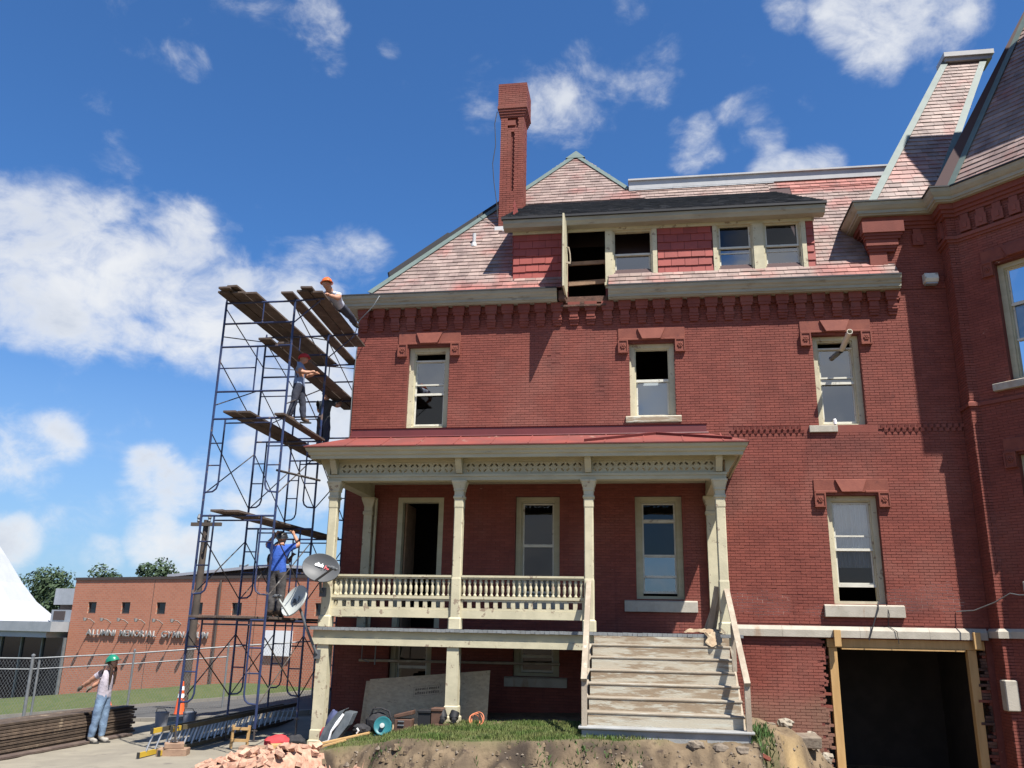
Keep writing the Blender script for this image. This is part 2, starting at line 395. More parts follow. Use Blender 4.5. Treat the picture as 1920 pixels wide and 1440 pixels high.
def lay_bricks(u0, u1, z0, z1, holes, ch=.062, L=.213, j=.0065, jv=.0035, seed=1):
    """running bond clipped to the holes; returns (ua, ub, za, zb)"""
    rg = random.Random(seed); out = []
    k = 0; z = z0
    while z < z1 - .02:
        zb = min(z + ch - j, z1)
        cuts = [(a, b) for a, b, c, d in holes if c < zb - .01 and d > z + .01]
        segs = [(u0, u1)]
        for a, b in cuts:
            ns = []
            for p, q in segs:
                if b <= p or a >= q: ns.append((p, q)); continue
                if a > p: ns.append((p, a))
                if b < q: ns.append((b, q))
            segs = ns
        u = u0 - (L / 2 if k % 2 else 0)
        while u < u1:
            e = u + L - jv
            for p, q in segs:
                a, b = max(u, p), min(e, q)
                if b - a > .025: out.append((a, b, z, zb))
            u += L
        z += ch; k += 1
    return out
def bricks_mass(fr, bl, name, mat, parent, out=.007, seed=3, jit=.003):
    n = len(bl); rg = np.random.RandomState(seed)
    V = np.zeros((n, 8, 3)); A = np.array(bl)
    d = out + rg.uniform(-jit, jit, n); u = np.array(fr.u); nn = np.array(fr.n); O = np.array(fr.O); z = np.array((0, 0, 1.))
    def P(uu, dd, zz): return O + uu[:, None] * u + dd[:, None] * nn + zz[:, None] * z
    b = np.full(n, -.004); c = .0025
    V[:, 0] = P(A[:, 0], b, A[:, 2]); V[:, 1] = P(A[:, 1], b, A[:, 2]); V[:, 2] = P(A[:, 1], b, A[:, 3]); V[:, 3] = P(A[:, 0], b, A[:, 3])
    V[:, 4] = P(A[:, 0] + c, d, A[:, 2] + c); V[:, 5] = P(A[:, 1] - c, d, A[:, 2] + c); V[:, 6] = P(A[:, 1] - c, d, A[:, 3] - c); V[:, 7] = P(A[:, 0] + c, d, A[:, 3] - c)
    F = np.array([(4, 5, 6, 7), (0, 1, 5, 4), (1, 2, 6, 5), (2, 3, 7, 6), (3, 0, 4, 7)])
    faces = (np.arange(n)[:, None, None] * 8 + F[None]).reshape(-1, 4)
    mb = MB(); mb.v = V.reshape(-1, 3).tolist(); mb.f = [tuple(x) for x in faces.tolist()]
    o = mb.build(name, mat, parent); o['kind'] = 'stuff'
    return o
def unit_brick(mat):
    mb = MB(); c = .012; e = .04
    mb.pts([(-.5, .5, -.5), (.5, .5, -.5), (.5, .5, .5), (-.5, .5, .5), (-.5 + c, -.5, -.5 + e), (.5 - c, -.5, -.5 + e), (.5 - c, -.5, .5 - e), (-.5 + c, -.5, .5 - e)])
    mb.f += [(4, 5, 6, 7), (0, 1, 5, 4), (1, 2, 6, 5), (2, 3, 7, 6), (3, 0, 4, 7), (3, 2, 1, 0)]
    me = bpy.data.meshes.new('brick'); me.from_pydata(mb.v, [], mb.f); me.materials.append(MATS[mat]); return me
def bricks_single(fr, bl, name, me, parent, out=.007, seed=5, jit=.004, th=.012):
    rg = random.Random(seed)
    rot = fr.M.to_3x3()
    for a, b, c, d in bl:
        dd = out + rg.uniform(-jit, jit)
        place(me, name, fr.P((a + b) / 2, dd - th / 2, (c + d) / 2), parent, rot=rot, scale=(b - a, th, d - c))
def split_near(bl, score, n=300):
    s = sorted(bl, key=score); return s[:n], s[n:]
def wall_slab(fr, u0, u1, z0, z1, th, holes, mb=None):
    """wall with rectangular holes, front face on the frame plane"""
    mb = mb or MB(); mb.M = fr.M
    us = sorted({u0, u1, *[h[0] for h in holes], *[h[1] for h in holes]}); us = [u for u in us if u0 <= u <= u1]
    zs = sorted({z0, z1, *[h[2] for h in holes], *[h[3] for h in holes]}); zs = [z for z in zs if z0 <= z <= z1]
    def full(i, k):
        if i < 0 or k < 0 or i >= len(us) - 1 or k >= len(zs) - 1: return False
        u = (us[i] + us[i+1]) / 2; z = (zs[k] + zs[k+1]) / 2
        return not any(h[0] < u < h[1] and h[2] < z < h[3] for h in holes)
    for i in range(len(us) - 1):
        for k in range(len(zs) - 1):
            if not full(i, k): continue
            a, b, c, d = us[i], us[i+1], zs[k], zs[k+1]
            mb.poly([(a, 0, c), (b, 0, c), (b, 0, d), (a, 0, d)]); mb.poly([(b, th, c), (a, th, c), (a, th, d), (b, th, d)])
            if not full(i-1, k): mb.poly([(a, th, c), (a, 0, c), (a, 0, d), (a, th, d)])
            if not full(i+1, k): mb.poly([(b, 0, c), (b, th, c), (b, th, d), (b, 0, d)])
            if not full(i, k-1): mb.poly([(a, th, c), (b, th, c), (b, 0, c), (a, 0, c)])
            if not full(i, k+1): mb.poly([(a, 0, d), (b, 0, d), (b, th, d), (a, th, d)])
    return mb
def lay_slates(u0, u1, v0, v1, Lf, Rf, w=.27, e=.185, seed=1):
    """rows up a slope; Lf(v)/Rf(v) bound each row. Returns quads (a0,b0,a1,b1,v0,v1): lower edge a0..b0, upper edge a1..b1"""
    rg = random.Random(seed); out = []; k = 0; v = v0
    while v < v1 - .03:
        t = min(v + e * 1.04, v1)
        u = u0 - (w / 2 if k % 2 else 0) - rg.uniform(0, .05)
        while u < u1:
            ww = w * rg.uniform(.9, 1.1); a, b = u + .003, u + ww - .003
            a0, b0 = max(a, Lf(v)), min(b, Rf(v)); a1, b1 = max(a, Lf(t)), min(b, Rf(t))
            if b0 - a0 > .03 or b1 - a1 > .03:
                if b0 < a0: a0 = b0 = (a0 + b0) / 2
                if b1 < a1: a1 = b1 = (a1 + b1) / 2
                out.append((a0, b0, a1, b1, v, t))
            u += ww
        v += e; k += 1
    return out
def slate_mesh(mb, O, U, V, N, q, th=.02, rg=None):
    a0, b0, a1, b1, v0, v1 = q
    l = .022 + (rg.uniform(-.003, .007) if rg else 0)
    d = rg.uniform(-.006, .006) if rg else 0
    def P(u, v, h): return O + U * u + V * v + N * h
    n = mb.pts([P(a0, v0 + d, l), P(b0, v0 + d, l), P(b1, v1, .003), P(a1, v1, .003), P(a0, v0 + d, l - th), P(b0, v0 + d, l - th)])
    mb.f += [(n, n+1, n+2, n+3), (n+4, n+5, n+1, n), (n, n+3, n+4), (n+1, n+5, n+2)]
def slates(O, U, V, N, qs, parent, mat, name='slate', singles=300, mass='slate_courses', seed=2, score=None):
    rg = random.Random(seed)
    if score: qs = sorted(qs, key=score)
    for q in qs[:singles]:
        mb = MB(); slate_mesh(mb, O, U, V, N, q, rg=rg); mb.build(name, mat, parent)
    if len(qs) > singles:
        mb = MB()
        for q in qs[singles:]: slate_mesh(mb, O, U, V, N, q, rg=rg)
        o = mb.build(mass, mat, parent); o['kind'] = 'stuff'

# ================================================================== HOUSE
house = thing('brick_house', (0, 0, -1.6), 'old red painted brick house with slate mansard roof and long shed dormer behind the porch', 'house')
F0 = Frame((0, 0, 0), (1, 0, 0))
HOLES = {'w1': (-5.77, -4.71, 6.45, 8.57), 'w2': (-.25, .82, 6.64, 8.50), 'w3': (4.03, 5.08, 6.36, 8.55), 'w4': (4.05, 5.14, 2.40, 4.76),
         'door': (-5.82, -4.70, 1.74, 4.74), 'p2': (-2.97, -1.93, 2.45, 4.76), 'p3': (-.19, .87, 2.45, 4.76), 'l1': (-5.85, -4.85, .2, 1.5), 'l2': (-2.97, -1.93, .74, 1.58)}
CELLAR = (3.66, 7.0, -2.6, 1.68)
wholes = list(HOLES.values()) + [CELLAR]
wall = wall_slab(F0, -7.15, 7.13, -1.9, 9.62, .36, wholes).build('wall', 'mortar', house)
belt_zone = (2.02, 7.13, 6.185, 6.37)
bh = list(HOLES.values()) + [(3.76, 7.2, -2.6, 1.70), belt_zone, (1.5, 7.13, 1.70, 1.94)]
bl = lay_bricks(-7.15, 7.12, -1.0, 9.6, bh)
rg = random.Random(11)
bl = [b for b in bl if not (b[1] > 3.72 and b[0] < 3.8 and b[3] < 1.7 and rg.random() < .55 and b[0] > 3.5)]
holes_missing = [(-2.17, -1.95, 8.20, 8.26), (-2.1, -1.95, 7.95, 8.05), (-1.0, -.9, 7.2, 7.4)]
bl = [b for b in bl if not any(h[0] - .1 < b[0] and b[1] < h[1] + .1 and h[2] - .03 < b[2] and b[3] < h[3] + .05 for h in holes_missing)]
near, rest = split_near(bl, lambda b: abs((b[0] + b[1]) / 2 - 3.1) * .8 + abs((b[2] + b[3]) / 2 - 3.2))
bricks_mass(F0, rest, 'brickwork', 'brick', wall)
UB = unit_brick('brick')
bricks_single(F0, near, 'brick', UB, wall)
# toothed edge of the broken opening
z = -.9; k = 0
while z < 1.62:
    w_ = rg.choice([.02, .10, .12, .16, .05])
    MB().box(3.60, 3.68 + w_, .012, .30, z, z + .054).build('brick', 'brick' if rg.random() < .8 else 'terracotta', wall)
    z += .062; k += 1
z = -1.2
while z < 1.62:
    w_ = rg.choice([.02, .10, .14, .2, .05, .24])
    MB().box(6.98 - w_, 7.06, .02 + rg.uniform(0, .05), .32, z, z + .054).build('brick', 'terracotta' if rg.random() < .3 else 'charred', wall)
    z += .062
# other walls and the dark inside
sh = MB(); sh.box(-7.15, -6.8, .36, 9.6, -1.9, 9.62); sh.box(-7.15, 12.5, 9.2, 9.6, -1.9, 9.62); sh.box(7.13, 7.4, .0, 9.2, -3, 9.62)
sh.build('rear_wall', 'brick', house)
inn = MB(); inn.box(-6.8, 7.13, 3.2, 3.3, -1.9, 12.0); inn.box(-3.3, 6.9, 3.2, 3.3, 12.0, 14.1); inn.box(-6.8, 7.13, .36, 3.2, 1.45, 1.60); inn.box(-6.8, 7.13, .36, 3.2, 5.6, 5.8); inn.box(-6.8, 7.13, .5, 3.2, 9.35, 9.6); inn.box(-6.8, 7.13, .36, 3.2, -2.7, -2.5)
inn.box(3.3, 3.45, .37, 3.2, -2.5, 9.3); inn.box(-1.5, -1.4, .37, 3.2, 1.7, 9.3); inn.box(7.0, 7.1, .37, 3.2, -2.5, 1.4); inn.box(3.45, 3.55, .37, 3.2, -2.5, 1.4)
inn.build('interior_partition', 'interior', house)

# ---- brick corbels under the eave
cm = MB()
for w_, z0, z1, p in [(.30, 9.40, 9.56, .165), (.27, 9.33, 9.397, .15), (.205, 9.19, 9.327, .115), (.24, 9.125, 9.187, .10), (.215, 9.065, 9.122, .075), (.19, 9.00, 9.062, .05)]:
    cm.box(-w_ / 2, w_ / 2, -p, .0, z0, z1)
cme = bpy.data.meshes.new('corbel'); cme.from_pydata(cm.v, [], cm.f); cme.materials.append(MATS['brick'])
x = -6.98
while x < 6.0:
    place(cme, 'corbel', (x, -.006, rg.uniform(-.004, .004)), house); x += .415
MB().box(-7.14, 6.1, -.055, -.012, 9.40, 9.56).build('corbel_band', 'brick', house)
# ---- perforated brick belt
bt = MB()
for a, b in ((2.03, 3.6), (5.32, 7.1)):
    MB().box(a, b, -.02, .02, 6.266, 6.283).build('brick_belt', 'brick', house)
bk = MB().prism([(0, -.01, 0), (.075, -.045, 0), (.075, .05, 0), (0, .05, 0)], (0, 0, .075)); bkm = bpy.data.meshes.new('belt_block'); bkm.from_pydata(bk.v, [], bk.f); bkm.materials.append(MATS['brick'])
for sgn, rowz in ((0, 6.189), (1, 6.285)):
    x = 2.05 + sgn * .065
    while x < 7.1:
        if not (3.62 < x < 5.3): place(bkm, 'belt_block', (x, 0, rowz), house)
        x += .13
MB().box(3.6, 5.3, -.006, .01, 6.19, 6.37).build('belt_infill', 'brick', house)
# ---- water table
wt = MB(); 
for a, b in ((1.72, 2.9), (2.904, 4.5), (4.504, 5.9), (5.904, 7.04)):
    wt.prism([(a, 0, 1.705), (a, -.09, 1.705), (a, -.09, 1.85), (a, -.02, 1.935), (a, 0, 1.935)], (b - a, 0, 0))
wt.build('stone_water_table', 'stone', house)

# ---- windows
def window(fr, h, parent, panes, bars=(), casing=.12, depth=.20, sill=None, sillmat='stone', label=None, cmat='cream_paint', head=.10, foot=.07, inner=True):
    """frame with sashes; panes = [(z0, z1, kind)], bars = [(z, height, proud)]"""
    u0, u1, z0, z1 = h; c = casing
    m = MB(fr.M)
    m.box(u0, u0 + c, depth - .05, depth + .12, z0, z1); m.box(u1 - c, u1, depth - .05, depth + .12, z0, z1)
    m.box(u0 + c, u1 - c, depth - .048, depth + .12, z1 - head, z1); m.box(u0 + c, u1 - c, depth - .048, depth + .12, z0, z0 + foot)
    m.box(u0 + c, u0 + c + .03, depth + .0, depth + .118, z0 + foot, z1 - head); m.box(u1 - c - .03, u1 - c, depth + .0, depth + .118, z0 + foot, z1 - head)
    m.box(u0 + c + .03, u1 - c - .03, depth + .0, depth + .118, z1 - head - .03, z1 - head)
    w = m.build('window', cmat, parent)
    if label: w['label'] = label
    a, b = u0 + c + .032, u1 - c - .032
    for i, (p, q, kind) in enumerate(panes):
        y = depth + (.035 if i == 0 else .065)
        if kind != 'open':
            s = MB(fr.M); t = .036
            s.box(a, a + t, y, y + .03, p, q); s.box(b - t, b, y, y + .03, p, q)
            s.box(a + t, b - t, y, y + .03, q - t, q); s.box(a + t, b - t, y, y + .03, p, p + t + .012)
            s.build('sash', 'white_paint', w)
            MB(fr.M).poly([(a + t, y + .015, p + t), (b - t, y + .015, p + t), (b - t, y + .015, q - t), (a + t, y + .015, q - t)]).build('pane', 'glass' if kind != 'dull' else 'glass_dull', w)
        if kind == 'blind':
            MB(fr.M).box(a + .01, b - .01, y + .07, y + .075, p, q - .02).build('blind', 'blind', w)
        if kind == 'curtain':
            for s0, s1 in ((a + .02, a + .36), (b - .42, b - .02)):
                g = [[(s0 + (s1 - s0) * k / 22, y + .12 + .025 * math.sin(k * 1.9 + 1), zz) for k in range(23)] for zz in (p - .35, q)]
                MB(fr.M).grid(g).build('curtain', 'curtain', w, smooth=True)
    for zz, hh, pr_ in bars:
        MB(fr.M).box(a, b, depth + .06 - pr_, depth + .09 - pr_, zz - hh / 2, zz + hh / 2).build('rail', 'white_paint', w)
    if sill:
        s0, s1, t0, t1, p = sill
        MB(fr.M).prism([(s0, -p, t0), (s0, .30, t0), (s0, .30, t1), (s0, -p * .4, t1), (s0, -p, t1 - .025)], (s1 - s0, 0, 0)).build('sill', sillmat, w, bevel=.006)
    return w
def lintel(fr, cu, zt, parent, half=.80, wob=0):
    """terracotta flat-arch head with keystone and rosette blocks; zt = top of opening"""
    m = MB(fr.M)
    m.prism([(cu - half, -.035, zt + .06), (cu + half, -.035, zt + .06), (cu + half, -.035, zt + .36), (cu - half, -.035, zt + .36)], (0, .035, 0))
    m.box(cu - half + .02, cu - .30, -.055, -.036, zt + .05, zt + .10); m.box(cu + .30, cu + half - .02, -.055, -.036, zt + .05, zt + .10)
    L = m.build('lintel', 'terracotta', parent, bevel=.008)
    MB(fr.M).prism([(cu - .22, -.12, zt + .06), (cu + .22, -.12, zt + .06), (cu + .34, -.07, zt + .35), (cu - .34, -.07, zt + .35)], (0, .07, 0)).build('keystone', 'terracotta', L, bevel=.008)
    for s in (-1, 1):
        c = cu + s * (half - .12)
        b = MB(fr.M); b.box(c - .12, c + .12, -.07, 0, zt - .27, zt + .055)
        for x0, x1, a0, a1 in ((-.12, .12, .03, .055), (-.12, -.09, -.25, .03), (.09, .12, -.25, .03), (-.12, .12, -.27, -.245)):
            b.box(c + x0, c + x1, -.088, -.071, zt + a0, zt + a1)
        cz = zt - .105
        for t in range(6):
            an = t * math.pi / 3; px_, pz_ = c + .045 * math.cos(an), cz + .045 * math.sin(an)
            b.lathe([(.0, .0), (.026, .004), (.018, .02), (0, .024)], (px_, -.07, pz_), axis=(0, -1, 0), n=7)
        b.lathe([(.02, 0), (.02, .02), (0, .03)], (c, -.07, cz), axis=(0, -1, 0), n=8)
        b.build('rosette_block', 'terracotta', L)
    return L
window(F0, HOLES['w1'], house, [(8.24, 8.46, 'open'), (7.36, 8.24, 'glass'), (6.56, 7.40, 'dull')], bars=[(8.24, .04, .05), (7.62, .035, .02), (7.36, .05, .05)], sill=(-5.9, -4.58, 6.3, 6.45, .07))
window(F0, HOLES['w2'], house, [(7.58, 8.38, 'open'), (6.70, 7.60, 'blind')], bars=[(7.59, .06, .05)], sill=(-.36, .94, 6.50, 6.66, .08), sillmat='peel_wood', label='window with its upper sash missing and a white blind below')
w3 = window(F0, HOLES['w3'], house, [(8.27, 8.43, 'open'), (7.42, 8.27, 'glass'), (6.46, 7.45, 'glass')], bars=[(8.27, .04, .05), (7.56, .04, .02), (7.42, .055, .05)], label='tall sash window reflecting clouds with its stone sill half gone')
MB().box(3.80, 4.42, -.07, .30, 6.20, 6.355).build('sill', 'stone', w3, bevel=.008)
MB().box(4.44, 5.12, .02, .30, 6.20, 6.345).build('broken_bed', 'charred', w3)
w4 = window(F0, HOLES['w4'], house, [(3.55, 4.62, 'curtain'), (2.82, 3.60, 'dull'), (2.5, 2.82, 'open')], bars=[(3.88, .035, .03), (3.58, .055, .06), (2.80, .06, .06)], sill=(3.82, 5.46, 2.13, 2.39, .10), label='tall sash window with lace curtains and its bottom sash raised')
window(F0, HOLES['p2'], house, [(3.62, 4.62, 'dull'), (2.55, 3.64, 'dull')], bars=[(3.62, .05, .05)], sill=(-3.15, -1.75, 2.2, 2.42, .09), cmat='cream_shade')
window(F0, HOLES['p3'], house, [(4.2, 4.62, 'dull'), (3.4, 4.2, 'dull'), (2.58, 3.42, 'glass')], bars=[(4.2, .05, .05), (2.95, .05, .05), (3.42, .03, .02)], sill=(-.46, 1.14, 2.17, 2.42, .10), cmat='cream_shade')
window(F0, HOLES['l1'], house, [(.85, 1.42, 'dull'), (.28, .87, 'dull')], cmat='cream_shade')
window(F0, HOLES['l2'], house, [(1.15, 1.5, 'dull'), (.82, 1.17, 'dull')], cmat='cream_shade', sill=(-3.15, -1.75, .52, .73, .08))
# doorway on the porch: frame and a dark open door
d = MB(); a, b, c_, e = HOLES['door']
d.box(a, a + .12, .0, .2, c_, e); d.box(b - .12, b, .0, .2, c_, e); d.box(a + .12, b - .12, .002, .2, e - .12, e)
dw = d.build('door_frame', 'cream_shade', house)
MB().box(a + .13, a + .17, .21, 1.05, c_, e - .12).build('door', 'old_lumber', dw)
for c, zt in (((-5.77 - 4.71) / 2, 8.56), (.285, 8.50), (4.555, 8.55), (4.595, 4.76)): lintel(F0, c, zt, house)
# pipe out of the window, cup on the sash
pp = MB(); prof = [(.062, 0), (.062, .98), (.052, .98), (.052, .4)]
pp.lathe(prof, (4.735, .24, 8.26), axis=(-.02, -1, .11), n=16, caps=False)
tag(pp.build('waste_pipe', 'pvc', smooth=True), 'cream plastic pipe sticking out of the top of a window', 'pipe')
tag(MB().lathe([(.04, 0), (.045, .1), (.03, .11), (.03, .13), (0, .132)], (4.42, .18, 6.432), n=12).build('cup', 'white_flat', smooth=True), 'small white cup standing inside a window sill', 'cup')

# ---- cornice and gutter in two runs, gap under the loading door
prof = [(0, 9.565), (-.27, 9.565), (-.28, 9.60), (-.315, 9.60), (-.315, 9.665), (-.345, 9.69), (-.36, 9.735), (-.40, 9.775), (-.415, 9.845), (-.16, 9.845), (0, 9.87)]
for a, b in ((-7.56, -1.99), (-.73, 6.06)):
    MB().prism([(a, y, zz) for y, zz in prof], (b - a, 0, 0)).build('cornice', 'cornice_paint', house)
    MB().box(a, b, -.43, -.38, 9.847, 9.885).build('gutter_edge', 'black_edge', house)
MB().prism([(-7.15 + y, 0, zz) for y, zz in prof], (0, 9, 0)).build('cornice', 'cornice_paint', house)
ch = MB(); ch.box(-1.97, -.75, -.10, .3, 9.56, 9.72); ch.box(-1.9, -.8, -.2, -.02, 9.43, 9.475); ch.box(-1.95, -1.78, -.3, .0, 9.58, 9.82); ch.box(-1.5, -1.1, -.16, -.1, 9.5, 9.56)
ch.build('torn_eave', 'charred', house)

# ---- slate roof
TA = math.atan(1.357); CV, SV = math.cos(TA), math.sin(TA)
RO = Vector((0, -.3, 9.9)); RU = Vector((1, 0, 0)); RV = Vector((0, CV, SV)); RN = Vector((0, -SV, CV))
def RP(u, v, h=0): return RO + RU * u + RV * v + RN * h
VP_ = (16.62 - 9.9) / SV; VF = (14.2 - 9.9) / SV
Lh = lambda v: -6.84 + CV * v
Rh = lambda v: -1.89 + CV * (VP_ - v)
rf = MB()
rf.poly([RP(-6.84, 0), RP(-2, 0), RP(-2, .02), RP(Lh(.02), .02)])
rf.poly([RP(Lh(.02), .02), RP(-1.85, .02), RP(-1.85, VF), RP(Lh(VF), VF)])
rf.poly([RP(-.7, .02), RP(6.05, .02), RP(6.05, .6), RP(-.7, .6)]); rf.poly([RP(-.7, .6), RP(7.1, .6), RP(7.1, VF), RP(-.7, VF)]); rf.poly([RP(-1.85, 2.0), RP(-.7, 2.0), RP(-.7, VF), RP(-1.85, VF)])
rf.poly([RP(Lh(VF), VF), RP(Rh(VF), VF), RP(-1.89, VP_)])
rf.poly([(-6.84, 9.9, 9.9), (-6.84, -.3, 9.9), tuple(RP(-1.89, VP_)), (-1.89, 6, 16.62)])
rf.poly([tuple(RP(Rh(VF), VF)), (-.16 + 6, 9.0, 14.2), (-1.89, 6, 16.62), tuple(RP(-1.89, VP_))])
rf.poly([tuple(RP(-.16, VF)), tuple(RP(7.1, VF)), (7.1, 9.6, 14.2), (-.16, 9.6, 14.2)])
rf.poly([(-6.84, 9.9, 9.9), (-1.89, 6, 16.62), (-.16, 9.6, 14.2), (7.1, 9.6, 14.2), (7.1, 9.9, 9.9)])
roof = rf.build('roof', 'slate_under', house)
qs = []
VD = 4.74                                                  # where the dormer roof meets the slope
qs += lay_slates(-7, -3.1, .0, VD, Lh, lambda v: -3.14, seed=21)
qs += lay_slates(-4.2, 1, VD + .02, VP_ - .12, Lh, Rh, seed=22)
qs += lay_slates(-3.1, -1.85, .0, .55, lambda v: -3.14, lambda v: -1.86, seed=23)
qs += lay_slates(-.7, 4.3, .0, .55, lambda v: -.72, lambda v: 4.3, seed=24)
qs += lay_slates(4.28, 6.9, .0, 4.9, lambda v: 4.285, lambda v: 6.05 if v < .45 else 5.53 if v < 2 else 6.9, seed=25)
qs += lay_slates(3.3, 6.9, 4.9, VF, lambda v: 3.72, lambda v: 6.9, seed=26)
qs += lay_slates(-.4, 3.75, VD - .12, VF, lambda v: max(-.16, Rh(v)), lambda v: 3.715, seed=27)
def chim(q): return q[0] > -3.88 and q[1] < -3.1 and 2.9 < q[4] < 3.5
qs = [q for q in qs if not chim(q)]
slates(RO, RU, RV, RN, qs, roof, 'slate', score=lambda q: q[4])
def strip(p0, p1, w, n, name='hip_flashing', mat='copper', t=.02, parent=house):
    p0, p1, n = Vector(p0), Vector(p1), Vector(n).normalized(); d = (p1 - p0).normalized(); s = d.cross(n).normalized() * w / 2
    return MB().prism([p0 - s, p0 + s, p0 + s + n * t, p0 - s + n * t], p1 - p0).build(name, mat, parent)
strip(RP(-6.80, .05, .03), RP(-1.90, VP_ - .3, .03), .16, RN)
strip(RP(-1.87, VP_ - .3, .03), RP(-.22, VF + .02, .03), .14, RN)
pk = RP(-1.89, VP_, .02)
MB().poly([RP(-1.89, VP_ + .05, .06), RP(-2.2, VP_ - .5, .06), RP(-1.58, VP_ - .5, .06)]).poly([RP(-1.89, VP_ + .05, .06), RP(-1.58, VP_ - .5, .06), tuple(Vector(RP(-1.58, VP_ - .5)) + Vector((0, .6, 0)))]).poly([RP(-1.89, VP_ + .05, .06), tuple(Vector(RP(-2.2, VP_ - .5)) + Vector((0, .6, 0))), RP(-2.2, VP_ - .5, .06)]).build('peak_cap', 'copper', house)
# membrane roll standing up behind the left hip
def HP(t, dz_=0, dx=0): return (-6.84 + t + dx, -.3 + t, 9.9 + 1.357 * t + dz_)
MB().prism([HP(.5, -.05, -.1), HP(.46, .20, -.1), HP(1.7, .19, -.1), HP(1.75, .13, -.1), HP(3.1, .08, -.1), HP(3.1, -.05, -.1)], (-.05, .05, 0)).build('roof_edge_board', 'black_edge', house)
# flat deck edge
fe = MB(); fe.box(-.2, 7.1, 2.80, 3.02, 14.19, 14.45); fe.box(-.22, 7.1, 2.74, 3.06, 14.452, 14.50); fe.build('deck_fascia', 'white_metal', house)
MB().prism([RP(-.2, VF - .10, .03), RP(3.9, VF - .10, .03), RP(3.9, VF, .03), RP(-.2, VF, .03)], RN * .012).build('deck_flashing', 'lead', house)
MB().box(5.3, 6.3, 3.3, 3.7, 14.5, 14.78).build('roof_hatch', 'lead', house)
# vent pipe
p = RP(-4.42, 2.42); vt = MB(); vt.lathe([(.05, -.05), (.05, .34), (.042, .34), (.042, .1)], p, n=12, caps=False)
vt.lathe([(.09, -.06), (.08, .03), (.055, .06)], p, n=12); vt.build('roof_vent', 'white_metal', house, smooth=True)

# ---- chimney
CF = Frame((-3.85, 1.64, 0), (1, 0, 0)); CR = Frame((-3.17, 1.64, 0), (0, 1, 0))
core = MB(); core.box(-3.79, -3.23, 1.70, 2.3, 11.9, 17.1); chm = core.build('chimney', 'mortar', house)
slot = (.31, .40, 13.75, 15.62)
fb = lay_bricks(0, .68, 12.2, 16.14, [slot, (.2, .5, 15.78, 16.06)], ch=.066, L=.208, seed=4)
CF2 = Frame((-3.85, 1.70, 0), (1, 0, 0)); CR2 = Frame((-3.23, 1.64, 0), (0, 1, 0))
bricks_mass(CF2, fb, 'brickwork', 'brick', chm, out=.06)
bricks_mass(CR2, lay_bricks(0, .66, 12.2, 16.14, [], ch=.066, L=.208, seed=5), 'brickwork', 'brick', chm, out=.06)
cp = MB(); cp.box(-3.68, -3.42, 1.655, 1.75, 15.86, 16.02)
for i, (o_, z0, z1) in enumerate([(.02, 16.14, 16.21), (.045, 16.215, 16.285), (.07, 16.29, 16.36), (.095, 16.365, 16.45)]): cp.box(-3.85 - o_, -3.17 + o_, 1.64 - o_, 2.36 + o_, z0, z1)
cp.build('corbel_course', 'brick', chm)
HF = Frame((-3.93, 1.56, 0), (1, 0, 0)); HR = Frame((-3.09, 1.56, 0), (0, 1, 0))
MB().box(-3.93, -3.09, 1.56, 2.44, 16.452, 17.20).build('head', 'mortar', chm)
bricks_mass(HF, lay_bricks(0, .84, 16.455, 17.2, [], ch=.066, L=.208, seed=6), 'brickwork', 'brick', chm)
bricks_mass(HR, lay_bricks(0, .88, 16.455, 17.2, [], ch=.066, L=.208, seed=7), 'brickwork', 'brick', chm)
MB().prism([(-3.95, 1.58, 12.42), (-3.1, 1.58, 12.42), (-3.1, 1.62, 12.62), (-3.95, 1.62, 12.62)], (0, .03, 0)).build('flashing', 'white_metal', chm)
wire = [(-3.96, 1.6, 16.3), (-4.02, 1.58, 15.9), (-3.98, 1.6, 15.2), (-4.05, 1.58, 14.6), (-4.0, 1.6, 14.0), (-3.9, 1.62, 13.3), (-3.88, 1.62, 12.9)]
MB().tube(wire, .012, 6).build('wire', 'black_edge', chm)

# ---- shed dormer
DF = Frame((0, .02, 0), (1, 0, 0))
dh = {'d': (-1.75, -.80, 9.74, 11.60), 'A': (-.62, .38, 10.14, 11.56), 'B': (1.95, 2.83, 10.12, 11.56), 'C': (3.07, 3.98, 10.12, 11.56)}
dm = wall_slab(DF, -3.15, 4.28, 9.75, 11.75, .16, list(dh.values()))
dm.M = None; dm.poly([(-3.15, .02, 9.75), (-3.15, .02, 11.75), (-3.15, 2.6, 13.7), (-3.15, 2.6, 12.0)]); dm.poly([(4.28, .02, 9.75), (4.28, .02, 11.75), (4.28, 2.6, 13.7), (4.28, 2.6, 12.0)])
dwall = dm.build('dormer_wall', 'dark_red_trim', house)
sm = {}
def shingles(fr, u0, u1, z0, z1, parent, seed):
    rg = random.Random(seed); z = z0; k = 0; w, e = .33, .215
    while z < z1 - .04:
        t = min(z + e, z1); u = u0 - (w / 2 if k % 2 else 0)
        while u < u1 - .02:
            a, b = max(u, u0) + .005, min(u + w, u1) - .005
            if b - a > .03:
                j = rg.uniform(-.012, .008)
                MB(fr.M).prism([(a, -.032, z + j), (a, -.012, z + j), (a, -.001, t - .002), (a, -.006, t - .002)], (b - a, 0, 0)).build('shingle', 'shingle', parent)
            u += w
        z += e; k += 1
shingles(DF, -3.15, -1.88, 10.06, 11.52, dwall, 1)
shingles(DF, .50, 1.85, 10.06, 11.52, dwall, 2)
shingles(DF, 4.09, 4.28, 10.06, 11.52, dwall, 3)
shingles(Frame((-3.15, 2.0, 0), (0, -1, 0)), 0, 1.98, 10.2, 12.6, dwall, 4)
window(DF, dh['A'], house, [(10.85, 11.52, 'open'), (10.28, 10.88, 'glass')], casing=.03, depth=.04, bars=[(10.87, .05, .05)], foot=.04, head=.04, label='dormer window reflecting clouds beside the open loading door')
